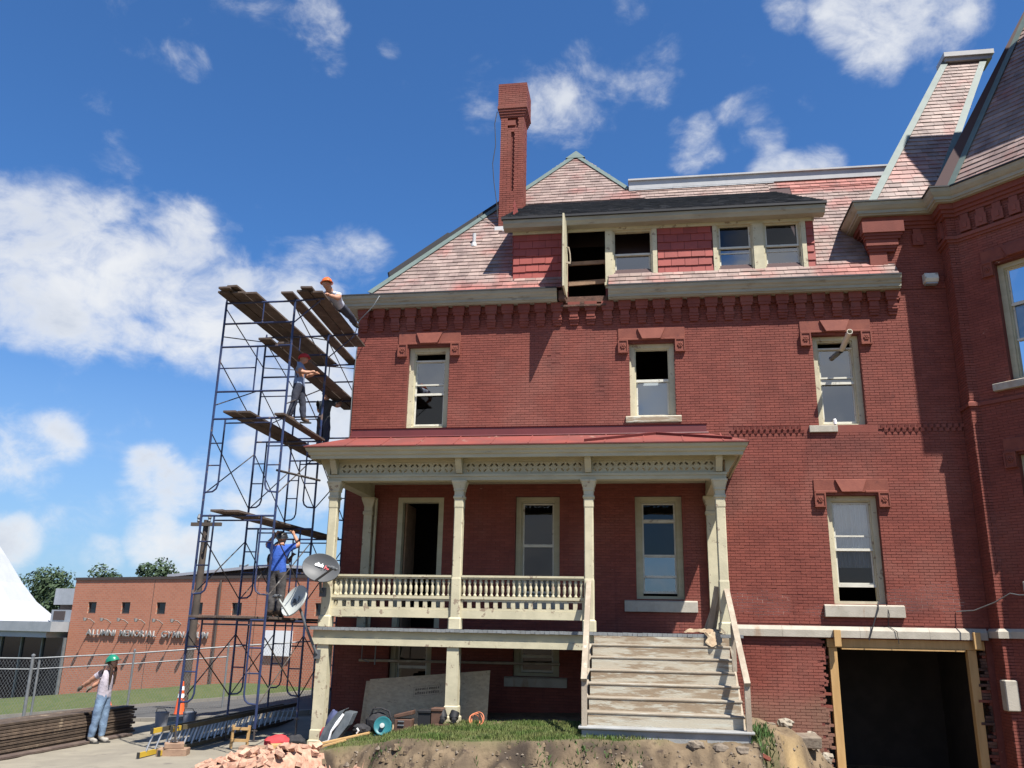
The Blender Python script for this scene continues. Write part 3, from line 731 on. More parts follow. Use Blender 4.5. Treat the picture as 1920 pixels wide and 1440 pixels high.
window(DF, dh['B'], house, [(10.92, 11.55, 'dull'), (10.26, 10.95, 'glass')], casing=.03, depth=.04, bars=[(10.93, .045, .05), (10.80, .03, .0)], foot=.04, head=.04)
window(DF, dh['C'], house, [(10.92, 11.55, 'dull'), (10.26, 10.95, 'glass')], casing=.03, depth=.04, bars=[(10.93, .045, .05), (10.80, .03, .0)], foot=.04, head=.04)
tr = MB()
for a, b, z0, z1 in ((-3.17, 4.30, 11.525, 11.76), (-1.9, -1.75, 9.9, 11.52), (-.80, -.62, 9.95, 11.52), (.38, .49, 10.05, 11.52), (1.86, 1.95, 10.05, 11.52), (2.83, 3.07, 10.05, 11.52), (3.98, 4.085, 10.05, 11.52)):
    tr.box(a, b, -.016, .03, z0, z1)
tr.box(-.82, .56, -.05, .04, 10.02, 10.10); tr.box(1.80, 4.14, -.05, .04, 10.0, 10.085)
tr.build('dormer_trim', 'cream_paint', house)
lp = MB(); lp.beam((-1.75, .3, 10.78), (-.8, .3, 10.80), .05, .10); lp.beam((-1.75, .28, 10.22), (-.8, .28, 10.26), .05, .12); lp.build('cross_rail', 'old_lumber', house)
# open loading door, folded out square to the wall
do = MB(); do.box(-1.80, -1.757, -.90, -.0, 9.70, 11.62); ld = do.build('loading_door', 'cream_paint', house)
hb = MB(); hb.tube([(-1.75, -.35, 10.95), (-1.69, -.38, 10.93), (-1.66, -.38, 10.75), (-1.65, -.36, 10.55)], .016, 6); hb.beam((-1.757, -.4, 10.52), (-1.64, -.4, 10.5), .03, .05); hb.build('strap', 'bare_wood', ld)
# dormer roof
e0, e1 = (-.36, 11.86), (2.50, 13.70); sl = math.atan2(e1[1] - e0[1], e1[0] - e0[0])
DO = Vector((0, e0[0], e0[1])); DV = Vector((0, math.cos(sl), math.sin(sl))); DN = Vector((0, -math.sin(sl), math.cos(sl))); LV = math.hypot(e1[0] - e0[0], e1[1] - e0[1])
Ld = lambda v: -3.42 + .22 * v / LV
Rd = lambda v: 4.56 - .72 * v / LV
def DP(u, v, h=0): return DO + RU * u + DV * v + DN * h
dr = MB(); top = [DP(Ld(0), 0), DP(Rd(0), 0), DP(Rd(LV), LV), DP(Ld(LV), LV)]; dr.prism([t + DN * -.10 for t in top], DN * .098); dor = dr.build('dormer_roof', 'dark_slate', house)
dq = lay_slates(-3.5, 4.6, 0, LV, Ld, Rd, w=.26, e=.2, seed=31)
mb = MB(); rr = random.Random(3)
for q in dq: slate_mesh(mb, DO, RU, DV, DN, (q[0], q[1], q[2], q[3], q[4] + rr.uniform(-.02, .02), q[5]), th=.012 + rr.uniform(0, .006))
o = mb.build('slate_courses', 'dark_slate', dor); o['kind'] = 'stuff'
fc = MB(); fc.prism([(-3.38, .0, 11.60), (-3.38, -.27, 11.60), (-3.38, -.30, 11.66), (-3.38, -.33, 11.70), (-3.38, -.335, 11.79), (-3.38, 0, 11.98)], (7.9, 0, 0)); fc.build('dormer_cornice', 'cornice_paint', house)
MB().box(-3.42, 4.56, -.385, -.345, 11.80, 11.855).build('dormer_drip_edge', 'black_edge', house)

# ================================================================== TOWER
tower = thing('brick_tower', (10, 0, -1.6), 'red brick corner tower with steep slate roofs at the right edge', 'tower')
PATH = [(5.55, 1.6), (5.55, 0), (7.13, 0), (7.13, -.53), (7.33, -.53), (8.93, -2.13), (14.9, -2.13), (16.5, -.53), (16.5, 6)]
def offs(path, d):
    out = []
    for i, p in enumerate(path):
        ns = []
        for a, b in ((i - 1, i), (i, i + 1)):
            if a < 0 or b >= len(path): continue
            dx, dy = path[b][0] - path[a][0], path[b][1] - path[a][1]; l = math.hypot(dx, dy); ns.append((dy / l, -dx / l))
        if len(ns) == 1: n = ns[0]; out.append((p[0] + n[0] * d, p[1] + n[1] * d)); continue
        s = (ns[0][0] + ns[1][0], ns[0][1] + ns[1][1]); k = d / (1 + ns[0][0] * ns[1][0] + ns[0][1] * ns[1][1])
        out.append((p[0] + s[0] * k, p[1] + s[1] * k))
    return out
def sweep(path, prof, name, mat, parent):
    rows = [[(x, y, z) for x, y in offs(path, d)] for d, z in prof]
    return MB().grid(rows).build(name, mat, parent)
FE = Frame((7.33, -.53, 0), (1, -1, 0))
TW = [(.70, 1.80, 7.06, 9.74), (.62, 1.72, 2.9, 5.46)]
segs = [(Frame((5.55, 1.6, 0), (0, -1, 0)), 1.6, 9.5, 11.5, []), (Frame((5.55, 0, 0), (1, 0, 0)), 1.58, 9.63, 11.5, []), (Frame((7.13, 0, 0), (0, -1, 0)), .53, -2, 11.5, []),
        (Frame((7.13, -.53, 0), (1, 0, 0)), .20, -2, 11.5, []), (FE, 2.262, -2, 11.5, TW), (Frame((8.93, -2.13, 0), (1, 0, 0)), 5.97, -2, 11.5, []), (Frame((14.9, -2.13, 0), (1, 1, 0)), 2.26, -2, 11.5, [])]
UBt = unit_brick('brick')
tw_m = MB()
for i, (fr, L, z0, z1, hs) in enumerate(segs): wall_slab(fr, 0, L, z0, z1, .05 if i == 3 else .25, hs, tw_m)
tw_m.M = None; twall = tw_m.build('wall', 'mortar', tower)
pool = []
for i, (fr, L, z0, z1, hs) in enumerate(segs[:6]):
    b = lay_bricks(0, L, z0 + (0 if i < 2 else 1.0), z1, hs, seed=40 + i)
    if i == 4:
        nr, b = split_near(b, lambda q: q[0] * 1.0 + abs(q[2] - 4.5) * .5, 300)
        bricks_single(fr, nr, 'brick', UBt, twall)
    bricks_mass(fr, b, 'brickwork', 'brick', twall, seed=50 + i)
window(FE, TW[0], tower, [(8.78, 9.62, 'glass'), (7.95, 8.80, 'blind'), (7.15, 7.95, 'open')], bars=[(8.78, .06, .05), (7.97, .05, .03)], sill=(.36, 2.1, 6.86, 7.04, .12), cmat='cream_shade')
window(FE, TW[1], tower, [(4.2, 5.34, 'dull'), (3.0, 4.22, 'dull')], bars=[(4.2, .05, .05)], sill=(.4, 1.95, 2.66, 2.88, .1), cmat='cream_shade')
lintel(FE, 1.25, 9.74, tower); lintel(FE, 1.17, 5.46, tower)
# corbelled head of the tower
PV = PATH[1:6]
sweep(PATH, [(0.008, 11.16), (.06, 11.16), (.06, 11.24), (.11, 11.24), (.11, 11.32), (.16, 11.32), (.16, 11.46)], 'corbel_band', 'brick', tower)
sweep(PATH[2:], [(0.008, 10.52), (.05, 10.52), (.05, 10.58), (.09, 10.58), (.09, 10.66), (.0, 10.70)], 'corbel_band', 'brick', tower)
sweep(PATH[2:], [(0.008, 6.62), (.05, 6.62), (.05, 6.70), (.0, 6.74)], 'brick_string', 'brick', tower)
for fr, u0, u1 in ((FE, .12, 2.2), (Frame((7.13, 0, 0), (0, -1, 0)), .12, .5), (Frame((5.55, 0, 0), (1, 0, 0)), .95, 1.5), (Frame((5.55, 1.6, 0), (0, -1, 0)), .8, 1.3)):
    u = u0
    while u < u1 - .2:
        m = MB(fr.M); m.box(u, u + .24, -.085, 0, 10.72, 11.0); m.box(u + .03, u + .21, -.075, .0, 11.0, 11.14)
        m.box(u + .08, u + .16, -.10, -.086, 10.80, 10.92); m.build('corbel', 'brick', tower); u += .36
pier = MB()
for z0, z1, w_, p in ((11.02, 11.3, .74, .26), (10.95, 11.017, .70, .22), (10.88, 10.947, .66, .19), (10.72, 10.877, .60, .16), (10.65, 10.717, .56, .13), (10.58, 10.647, .52, .10), (9.93, 10.577, .34, .07)):
    pier.box(5.55 - p * .8, 5.55 + w_, -p, .0, z0, z1)
pier.build('corner_pier', 'brick', tower)
MB().prism([(5.5, -.10, 9.88), (5.95, -.10, 9.88), (5.93, -.08, 10.02), (5.52, -.08, 10.02)], (0, .1, 0)).build('pier_flashing', 'white_metal', tower)
sweep(PATH, [(0, 11.46), (.26, 11.46), (.27, 11.50), (.30, 11.50), (.30, 11.57), (.335, 11.60), (.38, 11.67), (.40, 11.75), (.12, 11.79)], 'cornice', 'cornice_paint', tower)
sweep(PATH, [(.37, 11.755), (.425, 11.755), (.425, 11.79), (.37, 11.795)], 'gutter_edge', 'black_edge', tower)
sweep(PATH[2:], [(.0, 1.75), (.07, 1.75), (.07, 1.88), (.02, 1.94), (.0, 1.94)], 'stone_water_table', 'stone', tower)
# roofs
ec = [(x, y, 11.80) for x, y in offs(PATH, .28)]; AP = (11.9, 1.45, 20.6)
tr_ = MB(); tp = ec[4:8]
for a, b in zip(ec[3:8], ec[4:9]): tr_.poly([a, b, AP])
ta = 1.79; wa = math.atan(ta); WC, WS = math.cos(wa), math.sin(wa)
WO = Vector((0, -.28, 11.80)); WV = Vector((0, WC, WS)); WN = Vector((0, -WS, WC)); WL = (17.9 - 11.8) / WS
def WP(u, v, h=0): return WO + RU * u + WV * v + WN * h
Lw = lambda v: 5.62 + WC * v
Rw = lambda v: 7.12 + WC * v * .89
tr_.poly([WP(Lw(0), 0), WP(Rw(0), 0), WP(Rw(WL), WL), WP(Lw(WL), WL)])
tr_.poly([WP(Lw(0), 0), WP(Lw(WL), WL), (Lw(WL), 8, 17.9), (5.62, 8, 11.8)])
tr_.poly([WP(Lw(WL), WL), WP(Rw(WL), WL), (Rw(WL), 8, 17.9), (Lw(WL), 8, 17.9)])
tr_.poly([WP(Rw(0), 0), WP(Rw(WL), WL), (Rw(WL), 8, 17.9), (9, 8, 11.8)])
troof = tr_.build('roof', 'slate_under', tower)
q1 = lay_slates(5.5, 11, 0, WL - .05, lambda v: Lw(v) + .02, lambda v: Rw(v), w=.27, e=.19, seed=61)
a, b = Vector(ec[4]), Vector(ec[5]); TU = (b - a).normalized(); mid = (a + b) / 2; TV = (Vector(AP) - mid); TV = (TV - TU * TV.dot(TU)).normalized(); TN = TU.cross(TV).normalized()
if TN.z < 0: TN = -TN
Lt = (Vector(AP) - a).dot(TU); Ht = (Vector(AP) - a).dot(TV); Wt = (b - a).length
q2 = lay_slates(-1, 6, 0, min(Ht - .1, 9.0), lambda v: Lt * v / Ht, lambda v: Wt + (Lt - Wt) * v / Ht, w=.27, e=.19, seed=62)
slates(WO, RU, WV, WN, q1, troof, 'slate', singles=170, score=lambda q: q[4], seed=5)
slates(a, TU, TV, TN, q2, troof, 'slate', singles=130, score=lambda q: q[4] + q[0] * .7, seed=6)
strip(WP(Lw(0), 0, .03), WP(Lw(WL), WL, .03), .17, WN, parent=tower); strip(WP(Rw(0) - .08, 0, .03), WP(Rw(WL) - .08, WL, .03), .17, WN, parent=tower)
strip(a + TN * .03, Vector(AP) + TN * .03, .2, TN, parent=tower)
cp = MB(); cp.box(Lw(WL) - .03, Rw(WL) + .1, 2.98, 3.6, 17.86, 17.98); cp.box(Lw(WL) - .08, Rw(WL) + .15, 2.92, 3.6, 17.985, 18.13); cp.build('ridge_cap', 'white_metal', tower)
# unseen wall added for an implied turret, outlined to shade the roofs
MB().prism([(9.07, -2.13, 11.8), (14.6, -2.13, 11.8), (14.6, -2.13, 21.1), (9.85, -2.13, 21.1), (9.62, -2.13, 20.2), (9.15, -2.13, 17)], (0, .45, 0)).build('turret_shadow_wall', 'mortar', tower)
FGb = Frame((9.07, -2.13, 0), (1, 0, 0))
bricks_mass(FGb, [q for q in lay_bricks(0, 5.5, 11.82, 21.0, [], seed=71) if q[0] > max(0, (q[2] - 11.8) * .016, (q[3] - 17) * .2, (q[3] - 20.0) * .5 + .4 if q[3] > 20 else 0)], 'brickwork', 'brick', tower, seed=72)
# wall light
wl = thing('wall_light', (6.78, -.1, 9.7), 'rusty white box wall light on dark brick beside the main eave', 'wall light')
MB().prism([(6.63, -.02, 9.72), (6.63, -.2, 9.72), (6.63, -.24, 9.80), (6.63, -.2, 9.94), (6.63, -.02, 9.96)], (.30, 0, 0)).build('housing', 'white_paint', wl, bevel=.01)
MB().box(6.65, 6.91, -.19, -.04, 9.68, 9.718).build('lens', 'lead', wl)

# ================================================================== PORCH
porch = thing('wooden_porch', (-2.5, -1.3, -.4), 'cream painted wooden porch with red metal roof and fretwork frieze along the brick house', 'porch')
CX = [-6.53, -3.80, -1.10, 1.52]; CY = -2.4
def ring(mb, cx, cy, prof, ch=.0):
    """square section lofted through (half width, z)"""
    rows = []
    for h, z in prof:
        c = h * ch
        rows.append(mb.pts([(cx - h + c, cy - h, z), (cx + h - c, cy - h, z), (cx + h, cy - h + c, z), (cx + h, cy + h - c, z), (cx + h - c, cy + h, z), (cx - h + c, cy + h, z), (cx - h, cy + h - c, z), (cx - h, cy - h + c, z)]))
    for A, B in zip(rows[:-1], rows[1:]):
        for k in range(8): mb.f.append((A + k, A + (k + 1) % 8, B + (k + 1) % 8, B + k))
    mb.f.append(tuple(range(rows[-1], rows[-1] + 8))); mb.f.append(tuple(range(rows[0] + 7, rows[0] - 1, -1)))
COLP = [(.13, 1.722), (.13, 1.92), (.10, 1.95), (.10, 2.7), (.092, 2.74), (.092, 4.14), (.10, 4.17), (.10, 4.33), (.118, 4.35), (.118, 4.39), (.10, 4.41), (.10, 4.49), (.115, 4.51), (.115, 4.55), (.15, 4.67), (.16, 4.68), (.16, 4.718)]
for x in CX:
    m = MB(); ring(m, x, CY, COLP, .18); c = m.build('porch_column', 'cream_paint', porch)
for x in (-6.5, 1.5):
    m = MB(); ring(m, x, -.10, [(.10, 1.722), (.10, 4.3), (.12, 4.32), (.12, 4.38), (.10, 4.4), (.10, 4.5), (.16, 4.68), (.16, 4.718)]); m.build('wall_pilaster', 'cream_paint', porch)
MB().tube([(-6.33, -.12, 1.73), (-6.33, -.12, 4.7)], .035, 8).build('downpipe', 'cream_shade', porch)
# lower posts
for x, zb in ((-6.5, -.62), (-3.8, -.1), (-1.06, -.02)):
    m = MB(); ring(m, x, -2.42, [(.16, zb), (.16, zb + .17), (.135, zb + .19), (.135, zb + .36), (.12, zb + .38), (.12, 1.378)], .0); m.build('support_post', 'cream_paint', porch)
# architrave, ceiling, soffit
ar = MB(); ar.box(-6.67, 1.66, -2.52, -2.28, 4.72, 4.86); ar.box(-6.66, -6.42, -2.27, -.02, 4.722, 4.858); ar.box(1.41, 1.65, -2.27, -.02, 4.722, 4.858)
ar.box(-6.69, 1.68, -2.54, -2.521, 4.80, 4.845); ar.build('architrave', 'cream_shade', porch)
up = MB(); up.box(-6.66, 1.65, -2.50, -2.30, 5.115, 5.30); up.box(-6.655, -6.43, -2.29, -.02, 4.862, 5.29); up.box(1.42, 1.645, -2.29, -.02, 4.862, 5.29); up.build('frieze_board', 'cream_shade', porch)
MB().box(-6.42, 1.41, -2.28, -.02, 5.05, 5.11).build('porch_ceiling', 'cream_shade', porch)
# fretwork
cell = MB(); hw, hh, rr_ = .1245, .125, .098; n = 24
sq = []
for k in range(n):
    t = 2 * math.pi * k / n; c, s = math.cos(t), math.sin(t); m_ = max(abs(c) / hw, abs(s) / hh); sq.append((c / m_, s / m_))
for y in (-.015, .015):
    a = cell.pts([(x, y, z) for x, z in sq]); b = cell.pts([(rr_ * math.cos(2 * math.pi * k / n), y, rr_ * math.sin(2 * math.pi * k / n)) for k in range(n)])
    for k in range(n):
        j = (k + 1) % n; cell.f.append((a + k, a + j, b + j, b + k) if y > 0 else (a + k, b + k, b + j, a + j))
for k in range(n):
    j = (k + 1) % n; cell.f.append((n + k, n + j, 3 * n + j, 3 * n + k))
for ang in (0, math.pi / 2):
    c, s = math.cos(ang), math.sin(ang)
    pts = [(-.10, -.036), (-.05, -.018), (0, -.030), (.05, -.018), (.10, -.036), (.10, .036), (.05, .018), (0, .030), (-.05, .018), (-.10, .036)]
    q = [(x * c - z * s, -.010 - .001 * ang, x * s + z * c) for x, z in pts]
    cell.prism(q, (0, .02, 0))
for k in range(4):
    t = math.pi / 4 + k * math.pi / 2
    cell.lathe([(.020, 0), (.020, .016)], (.048 * math.cos(t), -.008, .048 * math.sin(t)), axis=(0, 1, 0), n=8)
fme = bpy.data.meshes.new('fret_panel'); fme.from_pydata(cell.v, [], cell.f); fme.materials.append(MATS['cream_shade'])
for a, b in zip(CX[:-1], CX[1:]):
    mid = (a + b) / 2
    for k in range(10): place(fme, 'fret_panel', (mid + (k - 4.5) * .2495, -2.46, 4.9885), porch)
    for x0, x1 in ((a + .06, mid - 5 * .2495), (mid + 5 * .2495, b - .06)):
        if x1 - x0 > .01: MB().box(x0, x1, -2.475, -2.445, 4.862, 5.113).build('frieze_stile', 'cream_shade', porch)
for x in CX:
    MB().prism([(x - .065, -2.50, 4.862), (x - .065, -2.56, 4.862), (x - .065, -2.60, 4.95), (x - .065, -2.72, 5.10), (x - .065, -2.76, 5.22), (x - .065, -2.50, 5.22)], (.13, 0, 0)).build('eave_bracket', 'cream_shade', porch)
for sx, X in ((-1, -6.66), (1, 1.65)):
    for y in (-2.4, -.2):
        MB().prism([(X, y - .065, 4.862), (X + sx * .06, y - .065, 4.862), (X + sx * .10, y - .065, 4.95), (X + sx * .2, y - .065, 5.10), (X + sx * .24, y - .065, 5.22), (X, y - .065, 5.22)], (0, .13, 0)).build('eave_bracket', 'cream_shade', porch)
EP = [(-6.66, 0), (-6.66, -2.50), (1.65, -2.50), (1.65, 0)]
sweep(EP, [(0, 5.19), (.28, 5.19), (.29, 5.145), (.325, 5.145), (.33, 5.21), (.36, 5.23), (.37, 5.28), (.41, 5.31), (.43, 5.37), (.1, 5.385)], 'porch_cornice', 'cream_shade', porch)
# red skirt roof, parapet band, flat top
SK = offs(EP, .455); IN = offs(EP, -.30)
rows = [[(x, y, 5.375) for x, y in offs(EP, .45)], [(x, y, 5.40) for x, y in offs(EP, .455)], [(x, y, 5.725) for x, y in offs(EP, -.30)]]
skirt = MB().grid(rows).build('skirt_roof', 'red_metal', porch)
sm_ = MB()
for k in range(11):
    x = -6.2 + k * .78; sm_.beam((x, -2.945, 5.408), (x, -2.21, 5.728), .025, .012)
sm_.M = None; sm_.build('standing_seam', 'red_metal', skirt)['kind'] = 'stuff'
sweep(EP, [(-.295, 5.725), (-.27, 5.735), (-.28, 5.755), (-.31, 5.757), (-.315, 5.915), (-.295, 5.935), (-.35, 5.94)], 'parapet_band', 'red_flashing', porch)
MB().box(-6.3, 1.28, -2.15, -.01, 5.86, 5.90).build('flat_roof', 'lead', porch)
sn = MB(); 
def skz(y): return 5.40 + (y + 2.955) / .755 * .325
for (xa, ya), (xb, yb) in (((-1.15, -2.86), (.30, -2.26)), ((.30, -2.26), (1.78, -2.83))):
    sn.beam((xa, ya, skz(ya) + .03), (xb, yb, skz(yb) + .03), .05, .05, up=(0, -.4, 1))
sn.build('snow_diverter', 'dark_red_trim', skirt)
# deck
x = -6.78; i = 0; rg = random.Random(5)
dme = MB().box(-.0455, .0455, -2.62, -.02, -.06, 0); dme_ = bpy.data.meshes.new('deck_board'); dme_.from_pydata(dme.v, [], dme.f); dme_.materials.append(MATS['grey_tread'])
while x < 1.78:
    place(dme_, 'deck_board', (x + .046, rg.uniform(-.012, .012), 1.715 + rg.uniform(-.004, .003)), porch); x += .0945
fa = MB(); fa.box(-6.72, 1.7, -2.53, -2.49, 1.50, 1.652); fa.build('deck_fascia', 'cream_shade', porch)
MB().box(-6.75, -1.0, -2.575, -2.49, 1.375, 1.498).build('deck_beam', 'cream_paint', porch)
MB().box(-6.75, -6.62, -2.48, -.02, 1.375, 1.65).build('deck_beam', 'cream_paint', porch)
js = MB()
for k in range(9): js.box(-6.3 + k * .9, -6.24 + k * .9, -2.48, -.02, 1.47, 1.648)
js.build('joist', 'old_lumber', porch)['kind'] = 'stuff'
# balustrades
bm = MB(); bm.lathe([(.030, 0), (.038, .012), (.026, .035), (.018, .055), (.030, .085), (.034, .15), (.030, .20), (.020, .225), (.034, .26), (.036, .285), (.026, .30), (.030, .335)], (0, 0, 0), n=10)
bme = bpy.data.meshes.new('baluster'); bme.from_pydata(bm.v, [], bm.f); bme.polygons.foreach_set('use_smooth', [True] * len(bme.polygons)); bme.materials.append(MATS['cream_paint'])
def balustrade(p0, p1, nb, nh):
    p0, p1 = Vector(p0), Vector(p1); d = (p1 - p0); L = d.length; fr = Frame(p0, d)
    m = MB(fr.M)
    m.box(0, L, -.075, .075, 2.735, 2.775); m.box(0, L, -.05, .05, 2.70, 2.733); m.box(0, L, -.045, .045, 2.305, 2.362); m.box(0, L, -.02, .02, 2.262, 2.303)
    m.box(0, L, -.02, .02, 2.085, 2.13); m.box(0, L, -.035, .035, 1.93, 2.083)
    r = m.build('balustrade', 'cream_paint', porch)
    for k in range(nb): place(bme, 'baluster', fr.P(L * (k + .5) / nb, 0, 2.363), r)
    for k in range(nh + 1):
        u = L * k / nh; MB(fr.M).box(max(u - .043, 0), min(u + .043, L), -.018, .018, 2.131, 2.261).build('slat', 'cream_paint', r)
balustrade((-6.43, -2.4, 0), (-3.90, -2.4, 0), 22, 14)
balustrade((-3.70, -2.4, 0), (-1.20, -2.4, 0), 22, 14)
balustrade((-6.53, -.22, 0), (-6.53, -2.3, 0), 18, 11)
# ================================================================== STAIRS
st = thing('wooden_stairs', (.25, -3.7, 0), 'peeling painted wooden steps climbing from the lawn to the porch', 'stairs')
for k in range(1, 8):
    zt = 1.72 - .217 * k; yf = -2.60 - .3 * k
    x0, x1 = (-1.03, 1.545) if k < 4 else (-1.045, 1.59)
    if k == 7: x0, x1 = -1.15, 1.70
    MB().prism([(x0, yf + .33, zt - .045), (x0, yf + .005, zt - .045), (x0, yf - .012, zt - .03), (x0, yf - .012, zt - .012), (x0, yf + .005, zt), (x0, yf + .33, zt)], (x1 - x0, 0, 0)).build('tread', 'step_grey' if k == 7 else 'tread_wood', st)
    MB().box(max(x0, -1.03) + .02, min(x1, 1.58) - .02, yf + .30, yf + .325, zt + .001, zt + .172).build('riser', 'peel_wood', st)
MB().box(-1.1, 1.64, -4.665, -4.64, -.02, .155).build('riser', 'step_grey', st)
MB().box(-.3, 1.62, -4.60, -4.45, -.17, -.022).build('sleeper', 'bare_wood', st)
MB().box(-1.0, 1.55, -2.625, -2.58, 1.50, 1.65).build('riser', 'peel_wood', st)
for x in (-1.09, 1.56):
    MB().prism([(x, -2.6, 1.50), (x, -4.6, .04), (x, -4.6, -.1), (x, -4.2, -.1), (x, -2.6, 1.1)], (.04, 0, 0)).build('stringer', 'bare_wood', st)
for xa, xb, za in ((-1.10, -1.06, 2.68), (1.56, 1.63, 2.55)):
    MB().beam((xa, -2.5, za), (xb, -4.63, .93), .10, .055, up=(0, .6, 1)).build('handrail', 'bare_wood', st)
    MB().beam((xb, -4.55, .20), (xb, -4.55, .95), .09, .09).build('newel_post', 'bare_wood', st)
    MB().beam((xa * .6 + xb * .4 - (.0 if xa < 0 else .03), -3.35, 1.08), (xa * .6 + xb * .4 - (.0 if xa < 0 else .03), -3.35, 1.92), .08, .04).build('newel_post', 'bare_wood', st)

# torn cloth and boards at the head of the stairs
def rumple(name, mat, x0, x1, y0, y1, zf, amp, seed, label, cat, n=16):
    rg = random.Random(seed); ph = [rg.uniform(0, 6.3) for _ in range(8)]
    rows = []
    for i in range(n + 1):
        r = []
        for j in range(n + 1):
            u, v = i / n, j / n; x = x0 + (x1 - x0) * u + .03 * math.sin(9 * v + ph[0]); y = y0 + (y1 - y0) * v + .03 * math.sin(8 * u + ph[1])
            h = abs(math.sin(7 * u + 3 * v + ph[2])) * .5 + abs(math.sin(4 * u - 9 * v + ph[3])) * .35 + abs(math.sin(15 * u + 11 * v + ph[4])) * .25
            e = min(u, 1 - u, v, 1 - v) * 6; h *= min(1, .35 + e)
            r.append((x, y, zf(x, y) + amp * h + .004))
        rows.append(r)
    return tag(MB().grid(rows).build(name, mat, smooth=True), label, cat)
pmat('torn_cloth', (.36, .29, .195), (.27, .19, .12), 6, .9, .3, 30)
def stair_z(x, y):
    if y > -2.62: return 1.722
    if y > -2.9: return 1.722 - (-2.62 - y) / .28 * .21
    return 1.51 - (-2.9 - y) * .5
rumple('torn_cloth', 'torn_cloth', .75, 1.42, -2.58, -2.2, lambda x, y: 1.722, .09, 4, 'crumpled tan cloth lying on the porch edge at the head of the steps', 'cloth')
rumple('torn_cloth', 'torn_cloth', 1.12, 1.40, -2.93, -2.60, stair_z, .05, 9, 'torn tan cloth hanging over the top step', 'cloth')
for i, (xa, ya, xb, yb, zt, w_, lab) in enumerate([(1.22, -2.15, 1.40, -2.28, 2.62, .11, 'grey weathered board leaning by the right porch column, tallest of the three'), (1.30, -2.05, 1.44, -2.17, 2.48, .10, 'grey weathered board leaning behind the tallest board by the right column'), (1.15, -1.98, 1.36, -2.02, 2.3, .09, 'short grey board leaning farthest back by the right column')]):
    tag(MB().beam((xa, ya, 1.74), (xb, yb, zt), w_, .025, up=(0, 1, 0)).build('leaning_board', 'bare_wood'), lab, 'board', 'boards leaning at the right porch column')

# ================================================================== GROUND
def sm01(t): t = min(1, max(0, t)); return t * t * (3 - 2 * t)
def lerp_tab(tab, x):
    if x <= tab[0][0]: return tab[0][1]
    for (a, va), (b, vb) in zip(tab[:-1], tab[1:]):
        if x <= b: return va + (vb - va) * sm01((x - a) / (b - a))
    return tab[-1][1]
from mathutils import noise as mnoise
def fbm(x, y, s, o=4):
    return mnoise.fractal(Vector((x * s, y * s, 3.3)), 1.0, 2.0, o)
NEAR = [(-30, -.95), (-11, -.72), (-8.8, -.60), (-7.2, -.56), (-6.2, -.50), (-5.2, -.27), (-3.8, -.04), (-1.0, .03), (1.7, .06), (2.2, .04), (2.7, -.08), (3.2, -.40), (3.8, -.9), (4.6, -1.7), (9, -1.8)]
EDGE = [(-6.2, -9.5), (-5.6, -5.2), (-5.2, -4.45), (-4.4, -4.9), (-2.9, -5.35), (-1.8, -5.1), (-.6, -5.0), (.2, -4.75), (.6, -4.62), (1.7, -4.55), (2.0, -3.8), (2.6, -2.2), (3.2, -1.0), (4, -.4)]
def far_plane(x): return max(-7.0, min(1.5, -.55 + .095 * (x + 11)))
def H(x, y):
    z = lerp_tab(NEAR, x)
    if y > 0:
        k = sm01((y - 0.0) / 5.0)
        fz = far_plane(x) if x < -7 else -1.0
        z = z * (1 - k) + fz * k
        if x < -7:
            kb = y - (12.68 + (x + 11.2) * .16)
            if kb > 0: z += .55 * sm01(kb / 3.0)
    e = lerp_tab(EDGE, x) + .22 * fbm(x, 0.3, .9)
    d = e - y + .10 * fbm(x, y, 2.6)                                         # how far in front of the cut edge
    if d > 0 and x > -6.2:
        w = sm01((x + 6.2) / .9)
        drop = min(1.75, d * 1.15)
        if x > 1.6: drop = min(drop, max(0, z + 1.75))
        lump = .22 * fbm(x, y, 1.9) * min(1, d * 2.5) + .13 * fbm(x, y, 4.2, 5) * min(1, d * 4) - .10 * max(0, fbm(x * 1.7, y, 2.3, 3)) * min(1, d * 3)
        z = z - w * drop + w * lump
        if y < -12: z = z + (1.4 + 0 - 0) * sm01((-12 - y) / 4) * w
    else:
        z += .012 * fbm(x, y, 2.0)
    if 1.75 < x < 4.2 and y < .2: z += .10 * fbm(x, y, 1.9) + .04 * fbm(x, y, 6.0, 3)
    return z
def axis(parts):
    out = []
    for a, b, n, p in parts:
        for k in range(n): out.append(a + (b - a) * ((k / n) ** p if p > 0 else 1 - (1 - k / n) ** (-p)))
    return out
xs = axis([(-700, -22, 16, -3), (-22, -8, 56, 1), (-8, 3.8, 220, 1), (3.8, 12, 30, 1), (12, 700, 16, 3)]) + [700]
ys = axis([(-700, -24, 10, -3), (-24, -9, 20, 1), (-9, -6.6, 20, 1), (-6.6, -4.2, 60, 1), (-4.2, 0, 44, 1), (0, 24, 48, 1), (24, 900, 18, 3)]) + [900]
def grassw(x, y):
    if x < -8.6 and y > 11.5: return 1.0
    if y > 13 or x > 12: return 1.0
    e = lerp_tab(EDGE, x) + .22 * fbm(x, 0.3, .9)
    if -6.0 < x < 1.8 and y > e - .12: 
        g = sm01((y - e + .12) / .35) * sm01((x + 5.75) / .6) * sm01((-2.0 - y) / .8 + .15)
        return g
    if 1.65 < x < 2.15 and -4.6 < y < -2.5: return .6
    return 0.0
gm = MB(); rows = [[(x, y, H(x, y)) for x in xs] for y in ys]; gm.grid(rows)
ground = gm.build('ground', 'soil', smooth=True, loc=(0, 0, 0)); ground['kind'] = 'structure'
me = ground.data
ga = me.attributes.new('grass', 'FLOAT', 'POINT'); ga.data.foreach_set('value', [grassw(x, y) for y in ys for x in xs])
